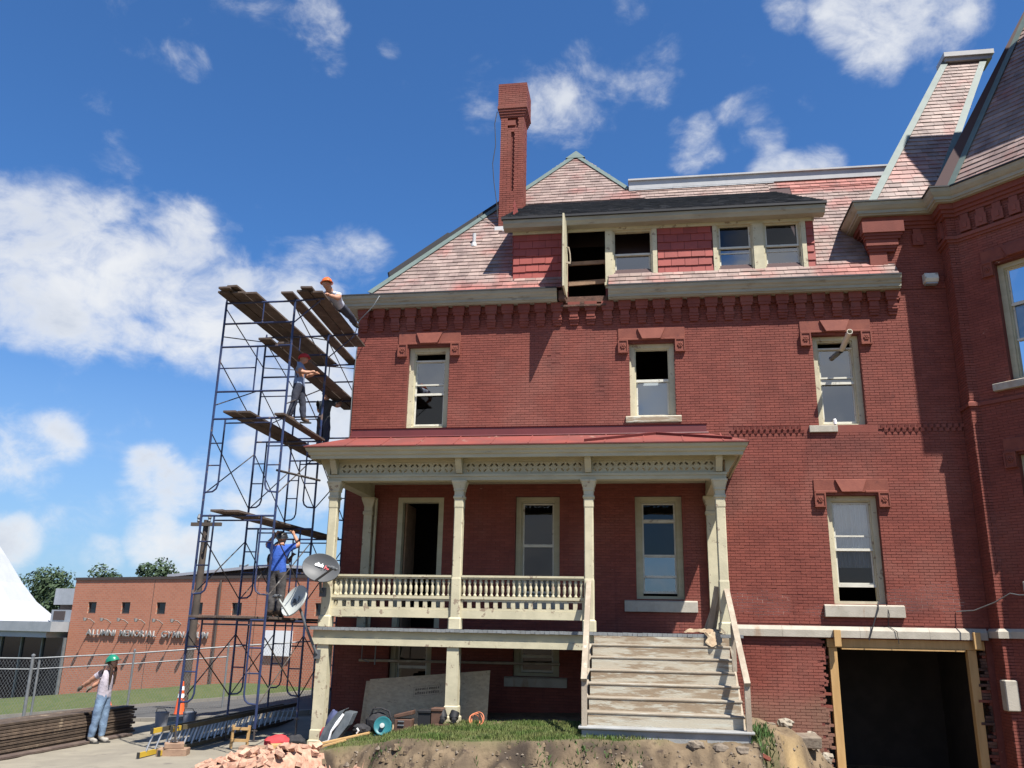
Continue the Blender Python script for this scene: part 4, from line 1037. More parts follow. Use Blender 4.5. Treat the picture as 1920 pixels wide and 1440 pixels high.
def topw(x, y):
    if not (-6 < x < 1.9 and -7 < y < -3.5): return 0
    d = lerp_tab(EDGE, x) + .22 * fbm(x, 0.3, .9) - y
    return max(0, min(1, (1 - abs(d - .14) / .30) * 1.3)) * sm01(fbm(x, y, 1.6) * 1.7 + .42)
ta_ = me.attributes.new('topsoil', 'FLOAT', 'POINT'); ta_.data.foreach_set('value', [topw(x, y) for y in ys for x in xs])
def sandw(x, y): return sm01(1 - math.hypot((x - 2.85) / .75, (y + 2.9) / 1.1)) if y < 0 else 0
sa = me.attributes.new('sand', 'FLOAT', 'POINT'); sa.data.foreach_set('value', [min(1, 1.6 * sandw(x, y)) for y in ys for x in xs])
def sheet(name, mat, poly_fn, us, vs, off, kind='structure'):
    rows = []
    for v in vs:
        r = []
        for u in us:
            x, y = poly_fn(u, v); r.append((x, y, H(x, y) + off))
        rows.append(r)
    o = MB().grid(rows).build(name, mat, smooth=True, loc=(0, 0, 0)); o['kind'] = kind; return o
lin = lambda a, b, n: [a + (b - a) * k / n for k in range(n + 1)]
# concrete pad under the scaffold, left walk
sheet('concrete_walk', 'concrete', lambda u, v: (u, v), lin(-13.5, -7.05, 50), lin(-12, 2.2, 90), .012)
# road beyond the fence, its kerbs and verge; it runs slightly askew to the house
def rd(u, v): return (-11.2 + u, 8.4 + v + (u + 0) * .16)
sheet('road', 'asphalt', rd, lin(-60, 3.6, 90), lin(-6.0, 4.1, 10), .016)
def kerb(name, v0, v1, h):
    m = MB()
    for k in range(60):
        a, b = -60 + k * 1.06, -60 + (k + 1) * 1.06 - .01
        ps = [rd(a, v0), rd(b, v0), rd(b, v1), rd(a, v1)]
        zz = [H(*p) for p in ps]
        n = m.pts([(p[0], p[1], z - .05) for p, z in zip(ps, zz)] + [(p[0], p[1], z + h) for p, z in zip(ps, zz)])
        m.f += [(n+4, n+5, n+6, n+7), (n, n+1, n+5, n+4), (n+2, n+3, n+7, n+6), (n+3, n, n+4, n+7), (n+1, n+2, n+6, n+5)]
    o = m.build(name, 'kerb_concrete', loc=(0, 0, 0)); o['kind'] = 'structure'
kerb('kerb', 4.1, 4.28, .13); kerb('kerb', -6.2, -6.02, .10)
sheet('verge', 'far_lawn', rd, lin(-60, 3.6, 90), lin(4.28, 13, 12), .02)
# lawn blades
def blades(name, n, region, hmin, hmax, mat, wfn, lean=.5, seed=1, width=.007):
    rg = random.Random(seed); m = MB(); k = 0; tries = 0
    while k < n and tries < n * 8:
        tries += 1
        x = rg.uniform(region[0], region[1]); y = rg.uniform(region[2], region[3]); w = wfn(x, y)
        if rg.random() > w: continue
        z = H(x, y) - .01; h = rg.uniform(hmin, hmax) * (.5 + .5 * w); a = rg.uniform(0, 6.28); l = rg.uniform(.1, lean) * h; b = rg.uniform(0, 6.28); ww = width * rg.uniform(.7, 1.3)
        dx, dy = math.cos(a) * l, math.sin(a) * l; sx, sy = math.cos(b) * ww, math.sin(b) * ww
        i = len(m.v); m.v += [(x - sx, y - sy, z), (x + sx, y + sy, z), (x + dx * .45 + sx * .7, y + dy * .45 + sy * .7, z + h * .6), (x + dx * .45 - sx * .7, y + dy * .45 - sy * .7, z + h * .6), (x + dx, y + dy, z + h)]
        m.f += [(i, i+1, i+2, i+3), (i+3, i+2, i+4)]; k += 1
    o = m.build(name, mat, loc=(0, 0, 0)); o['kind'] = 'stuff'; return o
def lawnw(x, y):
    g = grassw(x, y); return g * (.18 + .82 * sm01(fbm(x, y, 1.5) * 1.6 + .55))
tag(blades('lawn_grass', 30000, (-6.0, 1.9, -6.0, -1.6), .035, .10, 'blade', lawnw), 'strip of green grass in front of the porch', 'grass')
tag(blades('edge_weeds', 600, (1.6, 2.3, -4.7, -2.6), .08, .22, 'weed', lambda x, y: .8 * sm01((2.3 - x) / .4), lean=.9, seed=3, width=.012), 'weeds growing beside the right end of the steps', 'weeds')
def tuft(x, y): return sm01(.9 - abs(y - (lerp_tab(EDGE, x) + .22 * fbm(x, .3, .9)) + .25) * 2.5) * (fbm(x, y, .8) > .22)
tag(blades('overhanging_weeds', 650, (-5.2, .4, -6.2, -4.4), .04, .11, 'weed', tuft, lean=1.3, seed=8, width=.011), 'dark weeds hanging over the cut edge of the lawn', 'weeds')
# pebbles and clods on the dug bank
pb = MB(); rg = random.Random(14)
for k in range(3200):
    x = rg.uniform(-5.5, 3.6); y = rg.uniform(-7.2, -.6)
    e = lerp_tab(EDGE, x)
    if y > e - .15: continue
    r = rg.uniform(.006, .03) * (2.2 if rg.random() < .06 else 1); z = H(x, y) + r * .3
    n = len(pb.v); s = [rg.uniform(.6, 1.3) for _ in range(6)]
    pb.v += [(x + r * s[0], y, z), (x, y + r * s[1], z), (x - r * s[2], y, z), (x, y - r * s[3], z), (x, y, z + r * s[4]), (x, y, z - r)]
    for a, b in ((0, 1), (1, 2), (2, 3), (3, 0)): pb.f += [(n + a, n + b, n + 4), (n + b, n + a, n + 5)]
cl = MB()
for k in range(1100):
    x = rg.uniform(-5.5, 3.4); y = rg.uniform(-6.9, -.8); e = lerp_tab(EDGE, x) + .22 * fbm(x, .3, .9)
    if y > e - .02: continue
    r = rg.uniform(.02, .055) * (1.7 if rg.random() < .08 else 1); z = H(x, y) - r * .1; n = len(cl.v); a0 = rg.uniform(0, 1)
    ring_ = [(x + r * rg.uniform(.7, 1.3) * math.cos(a0 + t), y + r * rg.uniform(.7, 1.3) * math.sin(a0 + t)) for t in [math.pi * 2 * q / 6 for q in range(6)]]
    cl.v += [(p_, q_, z - .02) for p_, q_ in ring_] + [(x + (p_ - x) * .62, y + (q_ - y) * .62, z + r * rg.uniform(.45, .8)) for p_, q_ in ring_]
    for q in range(6): cl.f.append((n + q, n + (q + 1) % 6, n + 6 + (q + 1) % 6, n + 6 + q))
    cl.f.append(tuple(range(n + 6, n + 12)))
tag(cl.build('earth_clods', 'soil', loc=(0, 0, 0)), 'brown clods of earth lying over the dug bank', 'earth', kind='stuff')
o = pb.build('pebbles', 'rock', loc=(0, 0, 0)); tag(o, 'pebbles and clods scattered over the dug earth bank', 'pebbles', kind='stuff')

# ================================================================== SCAFFOLD
scaf = thing('scaffold', (-7.9, -2, -.6), 'tall blue steel frame scaffold standing at the left end of the brick house', 'scaffold')
FR = [(-4.2, -8.57), (-2.0, -8.66), (.22, -8.76)]; FW = 1.52
TIERS = [(-.09, 1.86), (1.86, 3.81), (3.81, 5.76), (5.76, 7.28), (7.28, 8.24)]
rg = random.Random(2)
def bar(m, a, b, r=.021): m.tube([a, b], r, 7)
for fi, (Y, X0) in enumerate(FR):
    for ti, (z0, z1) in enumerate(TIERS):
        m = MB(); x0, x1 = X0, X0 + FW
        for x in (x0, x1):
            bar(m, (x, Y, z0 + .004), (x, Y, z1), .024); m.tube([(x, Y, z1 - .01), (x, Y, z1 + .05)], .018, 6)
        if ti < 3:
            bar(m, (x0, Y, z1 - .05), (x1, Y, z1 - .05)); bar(m, (x0 + .27, Y, z1 - .14), (x1 - .27, Y, z1 - .14), .016)
            for s, x in ((1, x0), (-1, x1)):
                xi = x + s * .27; b = z1 - 1.54
                m.tube([(xi, Y, z1 - .05), (xi, Y, b + .16), (xi - s * .03, Y, b + .07), (xi - s * .10, Y, b + .015), (x, Y, b)], .018, 7)
                for dz_ in (.55, 1.0): bar(m, (x, Y, z1 - dz_), (xi, Y, z1 - dz_), .014)
        elif ti == 3:
            bar(m, (x0, Y, z1 - .04), (x1, Y, z1 - .04)); bar(m, (x0, Y, z0 + .52), (x1, Y, z0 + .52)); bar(m, (x0 + .80, Y, z0 + .52), (x0 + .80, Y, z1 - .04), .016); bar(m, (x0, Y, z1 - .5), (x0 + .80, Y, z1 - .5), .014)
        else:
            bar(m, (x0, Y, z1 - .03), (x1, Y, z1 - .03)); bar(m, (x0, Y, z0 + .47), (x1, Y, z0 + .47)); bar(m, (x0 + .84, Y, z0 + .47), (x0 + .84, Y, z1 - .03), .014)
        m.build('frame', 'scaffold_blue', scaf, smooth=True)
    for x in (X0, X0 + FW):
        h = H(x, Y); zb = h + (.26 if fi == 0 else .03)
        m = MB(); m.tube([(x, Y, zb + .01), (x, Y, .0)], .017, 7); m.box(x - .07, x + .07, Y - .07, Y + .07, zb, zb + .012); m.box(x - .05, x + .05, Y - .012, Y + .012, -.13, -.11)
        m.build('screw_jack', 'brace_steel', scaf)
for (Ya, Xa), (Yb, Xb) in zip(FR[:-1], FR[1:]):
    for side in (0, FW):
        for ti, (z0, z1) in enumerate(TIERS):
            t, b = z1 - .35, (z1 - 1.55 if ti < 3 else z0 + .25)
            if ti == 4: t, b = z1 - .15, z0 + .2
            for za, zb in ((t, b), (b, t)):
                if ti == 3 and side and rg.random() < .3: continue
                MB().tube([(Xa + side, Ya + .03, za), (Xb + side, Yb - .03, zb)], .0125, 6).build('cross_brace', 'brace_steel', scaf)
MB().tube([(-7.12, -4.16, 4.66), (-6.78, -2.72, 4.70)], .024, 8).build('tie_tube', 'brace_steel', scaf)
for Y in (-4.2, -2.0):
    MB().tube([(-7.1, Y, 8.21), (-6.42, Y, 8.235)], .02, 7).build('outrigger', 'scaffold_blue', scaf); MB().tube([(-7.08, Y, 7.7), (-6.5, Y, 8.2)], .014, 6).build('outrigger', 'scaffold_blue', scaf)
# planks: (x near, y near, x far, y far, z, width, label)
PL = [(-8.42, -4.66, -8.44, .42, 8.262, .25, 'leftmost plank of the broad deck on top of the scaffold'), (-8.15, -4.60, -8.17, .48, 8.262, .25, 'middle plank of the broad deck on top of the scaffold'), (-7.88, -4.55, -7.92, .52, 8.262, .25, 'right plank of the broad deck on top of the scaffold'),
      (-8.36, -4.78, -8.3, -2.9, 8.310, .24, 'short plank laid over the near end of the broad top deck'), (-8.22, -4.72, -8.16, -3.3, 8.358, .22, 'topmost short plank stacked on the near end of the top deck'),
      (-7.12, -4.50, -7.34, .35, 8.262, .25, 'single plank on top of the scaffold between the broad deck and the paired planks'),
      (-6.76, -4.55, -6.98, -1.0, 8.262, .25, 'left of the paired planks on which the orange-helmeted worker lies'), (-6.49, -4.48, -6.71, -1.0, 8.262, .25, 'right of the paired planks on which the orange-helmeted worker lies'), (-6.66, -4.62, -6.78, -3.2, 8.310, .24, 'short plank lying over the paired planks beside the orange helmet'),
      (-7.50, -4.50, -7.70, 1.25, 7.275, .26, 'left plank crossing above the heads of the upper workers'), (-7.22, -4.20, -7.42, 1.3, 7.275, .26, 'right plank crossing above the heads of the upper workers'),
      (-8.03, -4.60, -8.05, .35, 5.735, .26, 'left plank of the deck under the upper two workers'), (-7.75, -4.55, -7.79, .38, 5.735, .26, 'right plank of the deck under the upper two workers'), (-7.10, -4.35, -7.16, -1.9, 5.735, .20, 'narrow plank under the boots of the worker in the pale blue shirt'),
      (-8.05, -4.62, -7.80, .35, 3.785, .26, 'left plank at mid height above the worker in the bright blue shirt'), (-7.77, -4.55, -7.52, .40, 3.785, .26, 'right plank at mid height above the worker in the bright blue shirt'),
      (-8.30, -4.5, -8.35, .4, 1.836, .26, 'outer plank of the lowest scaffold deck'), (-8.02, -4.5, -8.07, .4, 1.836, .26, 'second plank from the outside on the lowest scaffold deck'), (-7.74, -4.5, -7.79, .4, 1.836, .26, 'third plank from the outside on the lowest scaffold deck'), (-7.46, -4.5, -7.51, .4, 1.836, .26, 'inner plank of the lowest scaffold deck beside the house')]
for xa, ya, xb, yb, z, w_, lab in PL:
    m = MB(); j = rg.uniform(-.003, .003); m.beam((xa, ya, z + .0225 + j), (xb, yb, z + .0225 + j), w_, .044)
    tag(m.build('scaffold_plank', 'plank', bevel=.004), lab, 'plank', 'planks laid on the scaffold')
# cribbing
for i, (x, y, lst, lab) in enumerate([(-8.57, -4.2, [(.52, .30, .13), (.34, .26, .09)], ('wide wooden block bearing the outer near leg of the scaffold', 'narrower wooden block on top of the wide one under the outer near leg')),
                       (-7.05, -4.2, [(.46, .30, .18)], ('square timber block bearing the inner near leg of the scaffold',)), ]):
    z = H(x, y) + .004
    for k, (w_, d_, h_) in enumerate(lst):
        a = .25 * (k + 1); M_ = Matrix.Translation((x, y, z)) @ Matrix.Rotation(a, 4, 'Z')
        tag(MB(M_).box(-w_ / 2, w_ / 2, -d_ / 2, d_ / 2, 0, h_).build('cribbing_block', 'crib_wood', bevel=.008), lab[k], 'timber block', 'cribbing under the scaffold legs'); z += h_ + .002
M_ = Matrix.Translation((-6.62, -4.0, H(-6.62, -4.0) + .004)) @ Matrix.Rotation(.5, 4, 'Z')
tag(MB(M_).box(-.16, .16, -.11, .11, 0, .17).build('cribbing_block', 'new_lumber', bevel=.006), 'pale sawn timber block beside the inner near leg of the scaffold', 'timber block', 'cribbing under the scaffold legs')

# ================================================================== PEOPLE
pmat('skin', (.42, .22, .145), (.38, .19, .12), 8, .55)
pmat('skin_dark', (.20, .105, .07), rough=.6)
pmat('hair_brown', (.035, .018, .012), (.05, .028, .018), 30, .6)
pmat('tee_lilac', (.40, .36, .40), (.35, .31, .35), 5, .85, 1.0, 11)
pmat('jeans_light', (.165, .235, .33), (.12, .175, .26), 6, .85, 1.0, 11)
pmat('denim_dark', (.028, .032, .05), (.04, .042, .055), 6, .85, 1.0, 11)
pmat('pants_grey', (.075, .068, .065), (.05, .046, .046), 6, .85, 1.0, 11)
pmat('shirt_pale_blue', (.19, .245, .36), (.15, .20, .30), 7, .8, 1.0, 11)
pmat('shirt_blue', (.035, .10, .40), (.028, .08, .33), 6, .8, 1.0, 11)
pmat('shirt_charcoal', (.045, .05, .058), (.035, .038, .045), 6, .85, 1.0, 11)
pmat('shirt_white', (.45, .48, .56), (.38, .41, .5), 6, .85, 1.0, 11)
pmat('helmet_green', (.012, .17, .10), rough=.3, spec=.5)
pmat('helmet_orange', (.62, .13, .025), rough=.3, spec=.5)
pmat('helmet_black', (.02, .02, .022), rough=.4, spec=.5)
pmat('cap_red', (.45, .03, .03), rough=.8)
pmat('boot', (.09, .06, .04), rough=.8); pmat('shoe_grey', (.22, .20, .17), (.30, .28, .25), 20, .8)
pmat('glove', (.17, .145, .11), (.10, .09, .075), 14, .9)
pmat('sole', (.03, .03, .03), rough=.9)
def skinned(J, B, rad, hem):
    """one continuous surface grown over the joints; region(bone name) -> slot"""
    names = list(J); idx = {n: i for i, n in enumerate(names)}
    me = bpy.data.meshes.new('skeleton'); me.from_pydata([tuple(J[n]) for n in names], [(idx[a], idx[b]) for a, b, _ in B], [])
    o = bpy.data.objects.new('skeleton', me); col.objects.link(o)
    md = o.modifiers.new('skin', 'SKIN'); md.use_smooth_shade = True; md.branch_smoothing = .6
    sv = me.skin_vertices[0].data
    for n in names: r = rad[n]; sv[idx[n]].radius = r if isinstance(r, tuple) else (r, r); sv[idx[n]].use_root = n == 'pelvis'
    ss = o.modifiers.new('sub', 'SUBSURF'); ss.levels = 2; ss.render_levels = 2
    dg = bpy.context.evaluated_depsgraph_get(); ev = o.evaluated_get(dg); out = bpy.data.meshes.new_from_object(ev)
    bpy.data.objects.remove(o); bpy.data.meshes.remove(me)
    segs_ = [(Vector(J[a]), Vector(J[b]), s) for a, b, s in B]
    mi = []
    for p in out.polygons:
        c = p.center; best = (1e9, 0)
        for a, b, s in segs_:
            d = b - a; t = max(0, min(1, (c - a).dot(d) / max(d.length_squared, 1e-9))); q = (c - a - d * t).length
            if q < best[0]: best = (q, s)
        s_ = best[1]
        if hem is not None and s_ in (1, 2): s_ = 1 if c.z > hem else 2
        mi.append(s_)
    return out, mi
def person(loc, heading, J, mats, label, hat=None, hatmat=None, hair=None, look=(1, 0, 0), gloves=False, k=1.0, grip=0.0, ponytail=False, group='workers on the building site'):
    """J: local joints, facing +x. mats: skin, top, trousers, shoes"""
    e = thing('person', loc, label, 'person', group)
    Rz = Matrix.Translation(Vector(loc)) @ Matrix.Rotation(heading, 4, 'Z') @ Matrix.Diagonal((k, k, k, 1))
    J = {n: Vector(v) for n, v in J.items()}
    lk = Vector(look).normalized(); hd = J['head']; side = lk.cross(Vector((0, 0, 1))).normalized(); upn = side.cross(lk).normalized()
    J['crown'] = hd + upn * .085 - lk * .01; J['jaw'] = hd - upn * .075 + lk * .035
    for s in 'LR':
        for a, b, n, t in (('shoulder', 'elbow', 'sleeve', .62),): J[n + s] = J[a + s].lerp(J[b + s], t)
        J['cuff' + s] = J['knee' + s].lerp(J['ankle' + s], .88)
    rad = {'pelvis': (.125, .105), 'waist': (.125, .095), 'chest': (.145, .115), 'neckbase': (.085, .075), 'neck': .052, 'jaw': (.062, .066), 'head': (.082, .096), 'crown': (.066, .074)}
    B = [('pelvis', 'waist', 1), ('waist', 'chest', 1), ('chest', 'neckbase', 1), ('neckbase', 'neck', 0), ('neck', 'jaw', 0), ('jaw', 'head', 0), ('head', 'crown', 0)]
    for s in 'LR':
        rad.update({'hip' + s: .098, 'knee' + s: .066, 'cuff' + s: .058, 'ankle' + s: .044, 'toe' + s: .036, 'shoulder' + s: .062, 'sleeve' + s: .052, 'elbow' + s: .041, 'wrist' + s: .028})
        B += [('pelvis', 'hip' + s, 2), ('hip' + s, 'knee' + s, 2), ('knee' + s, 'cuff' + s, 2), ('cuff' + s, 'ankle' + s, 3), ('ankle' + s, 'toe' + s, 3), ('chest', 'shoulder' + s, 1), ('shoulder' + s, 'sleeve' + s, 1), ('sleeve' + s, 'elbow' + s, 4), ('elbow' + s, 'wrist' + s, 4)]
    rad = {n_: (tuple(q * 1.32 for q in r_) if isinstance(r_, tuple) else r_ * 1.32) for n_, r_ in rad.items()}
    for n_ in ('head', 'crown', 'jaw'): rad[n_] = tuple(q * .95 for q in rad[n_])
    me, mi = skinned(J, B, rad, J['pelvis'].z - .035 if J['pelvis'].z > .5 else None)
    for vx, s_ in zip(me.vertices, [vx.normal.copy() for vx in me.vertices]):
        if vx.co.z < J['neck'].z - .06 or J['pelvis'].z < .5: vx.co += s_ * (.016 * mnoise.fractal(Vector((vx.co.x * 9, vx.co.y * 9, vx.co.z * 6.5)) + Vector(loc), 1.0, 2.0, 3))
    me.transform(Rz)
    slots = [mats[0], mats[1], mats[2], mats[3], mats[4] if len(mats) > 4 else mats[0]]
    for s in slots: me.materials.append(MATS[s])
    me.polygons.foreach_set('material_index', mi); me.polygons.foreach_set('use_smooth', [True] * len(me.polygons))
    b = bpy.data.objects.new('body', me); col.objects.link(b); b.parent = e; b.matrix_parent_inverse = Matrix.Translation(-Vector(loc))
    hm = 'glove' if gloves else mats[0]
    for s, sg in (('L', 1), ('R', -1)):
        w = J['wrist' + s]; d = (w - J['elbow' + s]).normalized(); n = d.cross(Vector((0, 0, 1)) if abs(d.z) < .9 else Vector((1, 0, 0))).normalized(); pn = n.cross(d).normalized()
        m = MB(Rz); c = w + d * .045
        m.tube([w - d * .015, w + d * .02, w + d * .06, w + d * .088], [.027, .034, .040, .034], 8)
        for q, (o_, L) in enumerate(((-.030, .062), (-.010, .074), (.010, .070), (.029, .055))):
            a = w + d * .08 + n * o_; m.tube([a, a + d * L * .5 - pn * (.010 + grip * .02), a + d * (L * (.85 - grip * .4)) - pn * (.026 + grip * .03)], [.0105, .0095, .008], 6)
        a = w + d * .035 - n * .034 * sg; m.tube([a, a + d * .03 - n * .022 * sg - pn * .008, a + d * .062 - n * .03 * sg - pn * .02], [.0125, .011, .009], 6)
        m.build('hand', hm, e, smooth=True)
        t = J['toe' + s]; an = J['ankle' + s]; f = (t - an); f.z = 0; f = f.normalized(); sd = Vector((-f.y, f.x, 0))
        base = Vector((an.x, an.y, t.z - .034)); m = MB(Rz); pts = [base + f * a_ + sd * b_ for a_, b_ in ((-.07, -.033), (.06, -.045), (.17, -.042), (.205, -.015), (.205, .015), (.17, .042), (.06, .045), (-.07, .033))]
        m.prism(pts, (0, 0, .028)); m.build('sole', 'sole', e)
    # face
    f = MB(Rz); nb = hd + lk * .092 - upn * .012
    f.tube([nb + upn * .03, nb + lk * .016 - upn * .002, nb - upn * .010], [.006, .012, .010], 6)
    for sg in (-1, 1):
        f.lathe([(.0, -.012), (.026, -.006), (.028, .006), (0, .012)], hd + side * sg * .079 - upn * .01, axis=side, n=8)
    f.build('nose_and_ears', mats[0], e, smooth=True)
    for sg in (-1, 1):
        c = hd + lk * .083 + side * sg * .032 + upn * .012
        MB(Rz).lathe([(0, -.004), (.010, -.002), (.010, .003), (0, .006)], c, axis=lk, n=8).build('eye', 'sole', e)
    MB(Rz).tube([hd + lk * .088 - upn * .052 - side * .024, hd + lk * .095 - upn * .055, hd + lk * .088 - upn * .052 + side * .024], .006, 6).build('mouth', 'cap_red', e)
    if hair:
        m = MB(Rz); rows = []
        for i in range(7):
            t = i / 6 * math.pi * .62; r = math.sin(t) * .100; h = math.cos(t) * .112
            rows.append([hd + upn * (h + .004) + (lk * math.cos(p) * 1.05 - lk * .012 + side * math.sin(p) * .93) * r for p in [math.pi * .42 + 2 * math.pi * .58 * q / 14 for q in range(15)]])
        m.grid(rows)
        if ponytail:
            a = hd - lk * .06 - upn * .06
            for sg in (-1, 1):
                p0 = hd + side * sg * .075 - upn * .05 - lk * .01
                m.tube([p0, p0 - upn * .10 + lk * .02, p0 + Vector((.05, 0, -.24)), p0 + Vector((.05, 0, -.40))], [.028, .032, .028, .012], 7)
        m.build('hair', hair, e, smooth=True)
    if hat:
        m = MB(Rz); rows = []; n = 18
        for i in range(7):
            t = i / 6 * math.pi / 2; r = math.sin(t) * .128; h = math.cos(t) * .125
            rows.append([hd + upn * (h + .015) + (lk * math.cos(p) * 1.12 - lk * .008 + side * math.sin(p) * .92) * r for p in [2 * math.pi * q / n for q in range(n + 1)]])
        br = .150 if hat == 'helmet' else .130
        rows.append([hd + upn * (.010 - (.012 if math.cos(p) > .3 else 0)) + (lk * math.cos(p) * (1.30 if math.cos(p) > .3 else 1.06) + side * math.sin(p) * .93) * br for p in [2 * math.pi * q / n for q in range(n + 1)]])
        rows.append([hd + upn * (.004) + (lk * math.cos(p) * 1.1 + side * math.sin(p) * .88) * .120 for p in [2 * math.pi * q / n for q in range(n + 1)]])
        m.grid(rows); hh_ = m.build('helmet' if hat == 'helmet' else 'cap', hatmat, e, smooth=True)
        if hat == 'helmet':
            m = MB(Rz); m.tube([hd + upn * .03 + lk * .13, hd + upn * .12 + lk * .075, hd + upn * .148 - lk * .005, hd + upn * .12 - lk * .085, hd + upn * .03 - lk * .14], .010, 6); m.build('helmet_ridge', hatmat, hh_, smooth=True)
    return e
STAND = {'pelvis': (0, 0, .96), 'waist': (0, 0, 1.08), 'chest': (.01, 0, 1.31), 'neckbase': (.0, 0, 1.46), 'neck': (.01, 0, 1.52), 'head': (.03, 0, 1.64),
         'hipL': (0, .095, .90), 'kneeL': (.02, .10, .48), 'ankleL': (-.01, .10, .085), 'toeL': (.15, .12, .036), 'hipR': (0, -.095, .90), 'kneeR': (.02, -.10, .48), 'ankleR': (-.01, -.10, .085), 'toeR': (.15, -.12, .036),
         'shoulderL': (0, .185, 1.42), 'elbowL': (-.02, .24, 1.14), 'wristL': (.05, .24, .90), 'shoulderR': (0, -.185, 1.42), 'elbowR': (-.02, -.24, 1.14), 'wristR': (.05, -.24, .90)}
def pose(**k): d = dict(STAND); d.update(k); return d
girl = pose(pelvis=(.03, 0, .94), waist=(.04, 0, 1.06), chest=(.07, 0, 1.28), neckbase=(.075, 0, 1.42), neck=(.095, 0, 1.48), head=(.125, 0, 1.585), hipL=(.04, .085, .89), hipR=(.03, -.085, .89), kneeL=(.05, .09, .48), kneeR=(.0, -.09, .48), ankleL=(.05, .09, .085), toeL=(.21, .10, .036), ankleR=(-.07, -.09, .085), toeR=(.09, -.10, .036),
            shoulderL=(.055, .155, 1.385), shoulderR=(.055, -.155, 1.385), elbowR=(-.15, -.20, 1.23), wristR=(-.37, -.17, 1.09), elbowL=(-.14, .2, 1.21), wristL=(-.36, .14, 1.06))
person((-11.40, -2.23, H(-11.40, -2.23) + .014), 0.0, girl, ('skin', 'tee_lilac', 'jeans_light', 'shoe_grey'), 'woman in a green helmet, pale tee and blue jeans standing by the lumber stack', 'helmet', 'helmet_green', 'hair_brown', look=(.93, 0, .30), gloves=True, k=1.02, grip=.6, ponytail=True)
w2 = pose(ankleL=(.14, .12, .085), toeL=(.30, .14, .036), kneeL=(.10, .11, .48), ankleR=(-.16, -.11, .085), toeR=(0, -.12, .036), kneeR=(-.06, -.10, .48), head=(.06, 0, 1.60), chest=(.02, 0, 1.29), elbowR=(.08, -.22, 1.19), wristR=(.30, -.15, 1.22), elbowL=(.10, .20, 1.20), wristL=(.33, .10, 1.25))
person((-7.08, -3.55, 5.782), .15, w2, ('skin', 'shirt_pale_blue', 'denim_dark', 'boot'), 'worker in a red cap, pale blue shirt and dark trousers standing high on the scaffold', 'cap', 'cap_red', None, look=(.97, -.1, .1), k=.86, grip=.5)
w3 = pose(head=(.05, 0, 1.63), elbowR=(.16, -.30, 1.33), wristR=(.34, -.26, 1.50), elbowL=(.12, .25, 1.2), wristL=(.32, .2, 1.3))
person((-7.86, -.02, 5.782), math.pi / 2 - .2, w3, ('skin', 'shirt_charcoal', 'denim_dark', 'boot'), 'worker in charcoal clothes with his back turned standing deep inside the scaffold', 'cap', 'helmet_black', None, look=(.95, -.25, .1), k=.97, grip=.5)
w4 = pose(head=(.06, 0, 1.63), chest=(.03, 0, 1.31), elbowR=(.13, -.36, 1.50), wristR=(.16, -.22, 1.72), elbowL=(.10, .33, 1.50), wristL=(.14, .16, 1.72), shoulderR=(.02, -.19, 1.45), shoulderL=(.02, .19, 1.45))
person((-7.64, -2.45, 1.883), math.pi / 2 + .1, w4, ('skin', 'shirt_blue', 'pants_grey', 'boot'), 'worker in a bright blue tee raising both hands to his dark helmet', 'helmet', 'helmet_black', None, look=(.96, 0, .25), k=1.0, grip=.8)
w5 = pose(head=(.05, 0, 1.58), elbowR=(.12, -.26, 1.22), wristR=(.3, -.2, 1.4), elbowL=(.05, .25, 1.16), wristL=(.22, .22, 1.05))
person((-8.02, -1.75, 1.883), math.pi / 2 - .35, w5, ('skin_dark', 'shirt_charcoal', 'denim_dark', 'boot'), 'worker in dark clothes half hidden behind the worker in bright blue', 'helmet', 'helmet_black', None, look=(.95, .2, .1), k=.95, grip=.5)
lie = {'pelvis': (-.62, .05, .17), 'waist': (-.48, .04, .20), 'chest': (-.22, .0, .24), 'neckbase': (-.06, -.02, .30), 'neck': (-.02, -.03, .34), 'head': (.07, -.06, .42),
       'hipL': (-.66, .14, .14), 'kneeL': (-1.05, .20, .12), 'ankleL': (-1.45, .22, .10), 'toeL': (-1.60, .25, .07), 'hipR': (-.66, -.06, .14), 'kneeR': (-1.02, -.14, .16), 'ankleR': (-1.38, -.10, .10), 'toeR': (-1.52, -.12, .06),
       'shoulderL': (-.10, .17, .24), 'elbowL': (.12, .22, .07), 'wristL': (.28, .08, .07), 'shoulderR': (-.12, -.19, .26), 'elbowR': (-.16, -.30, .06), 'wristR': (.05, -.24, .10)}
person((-6.50, -3.75, 8.312), -math.pi / 2 + .10, lie, ('skin', 'shirt_white', 'denim_dark', 'boot'), 'worker in an orange helmet lying on planks at the eave of the house', 'helmet', 'helmet_orange', None, look=(.8, .45, .05), k=1.0)

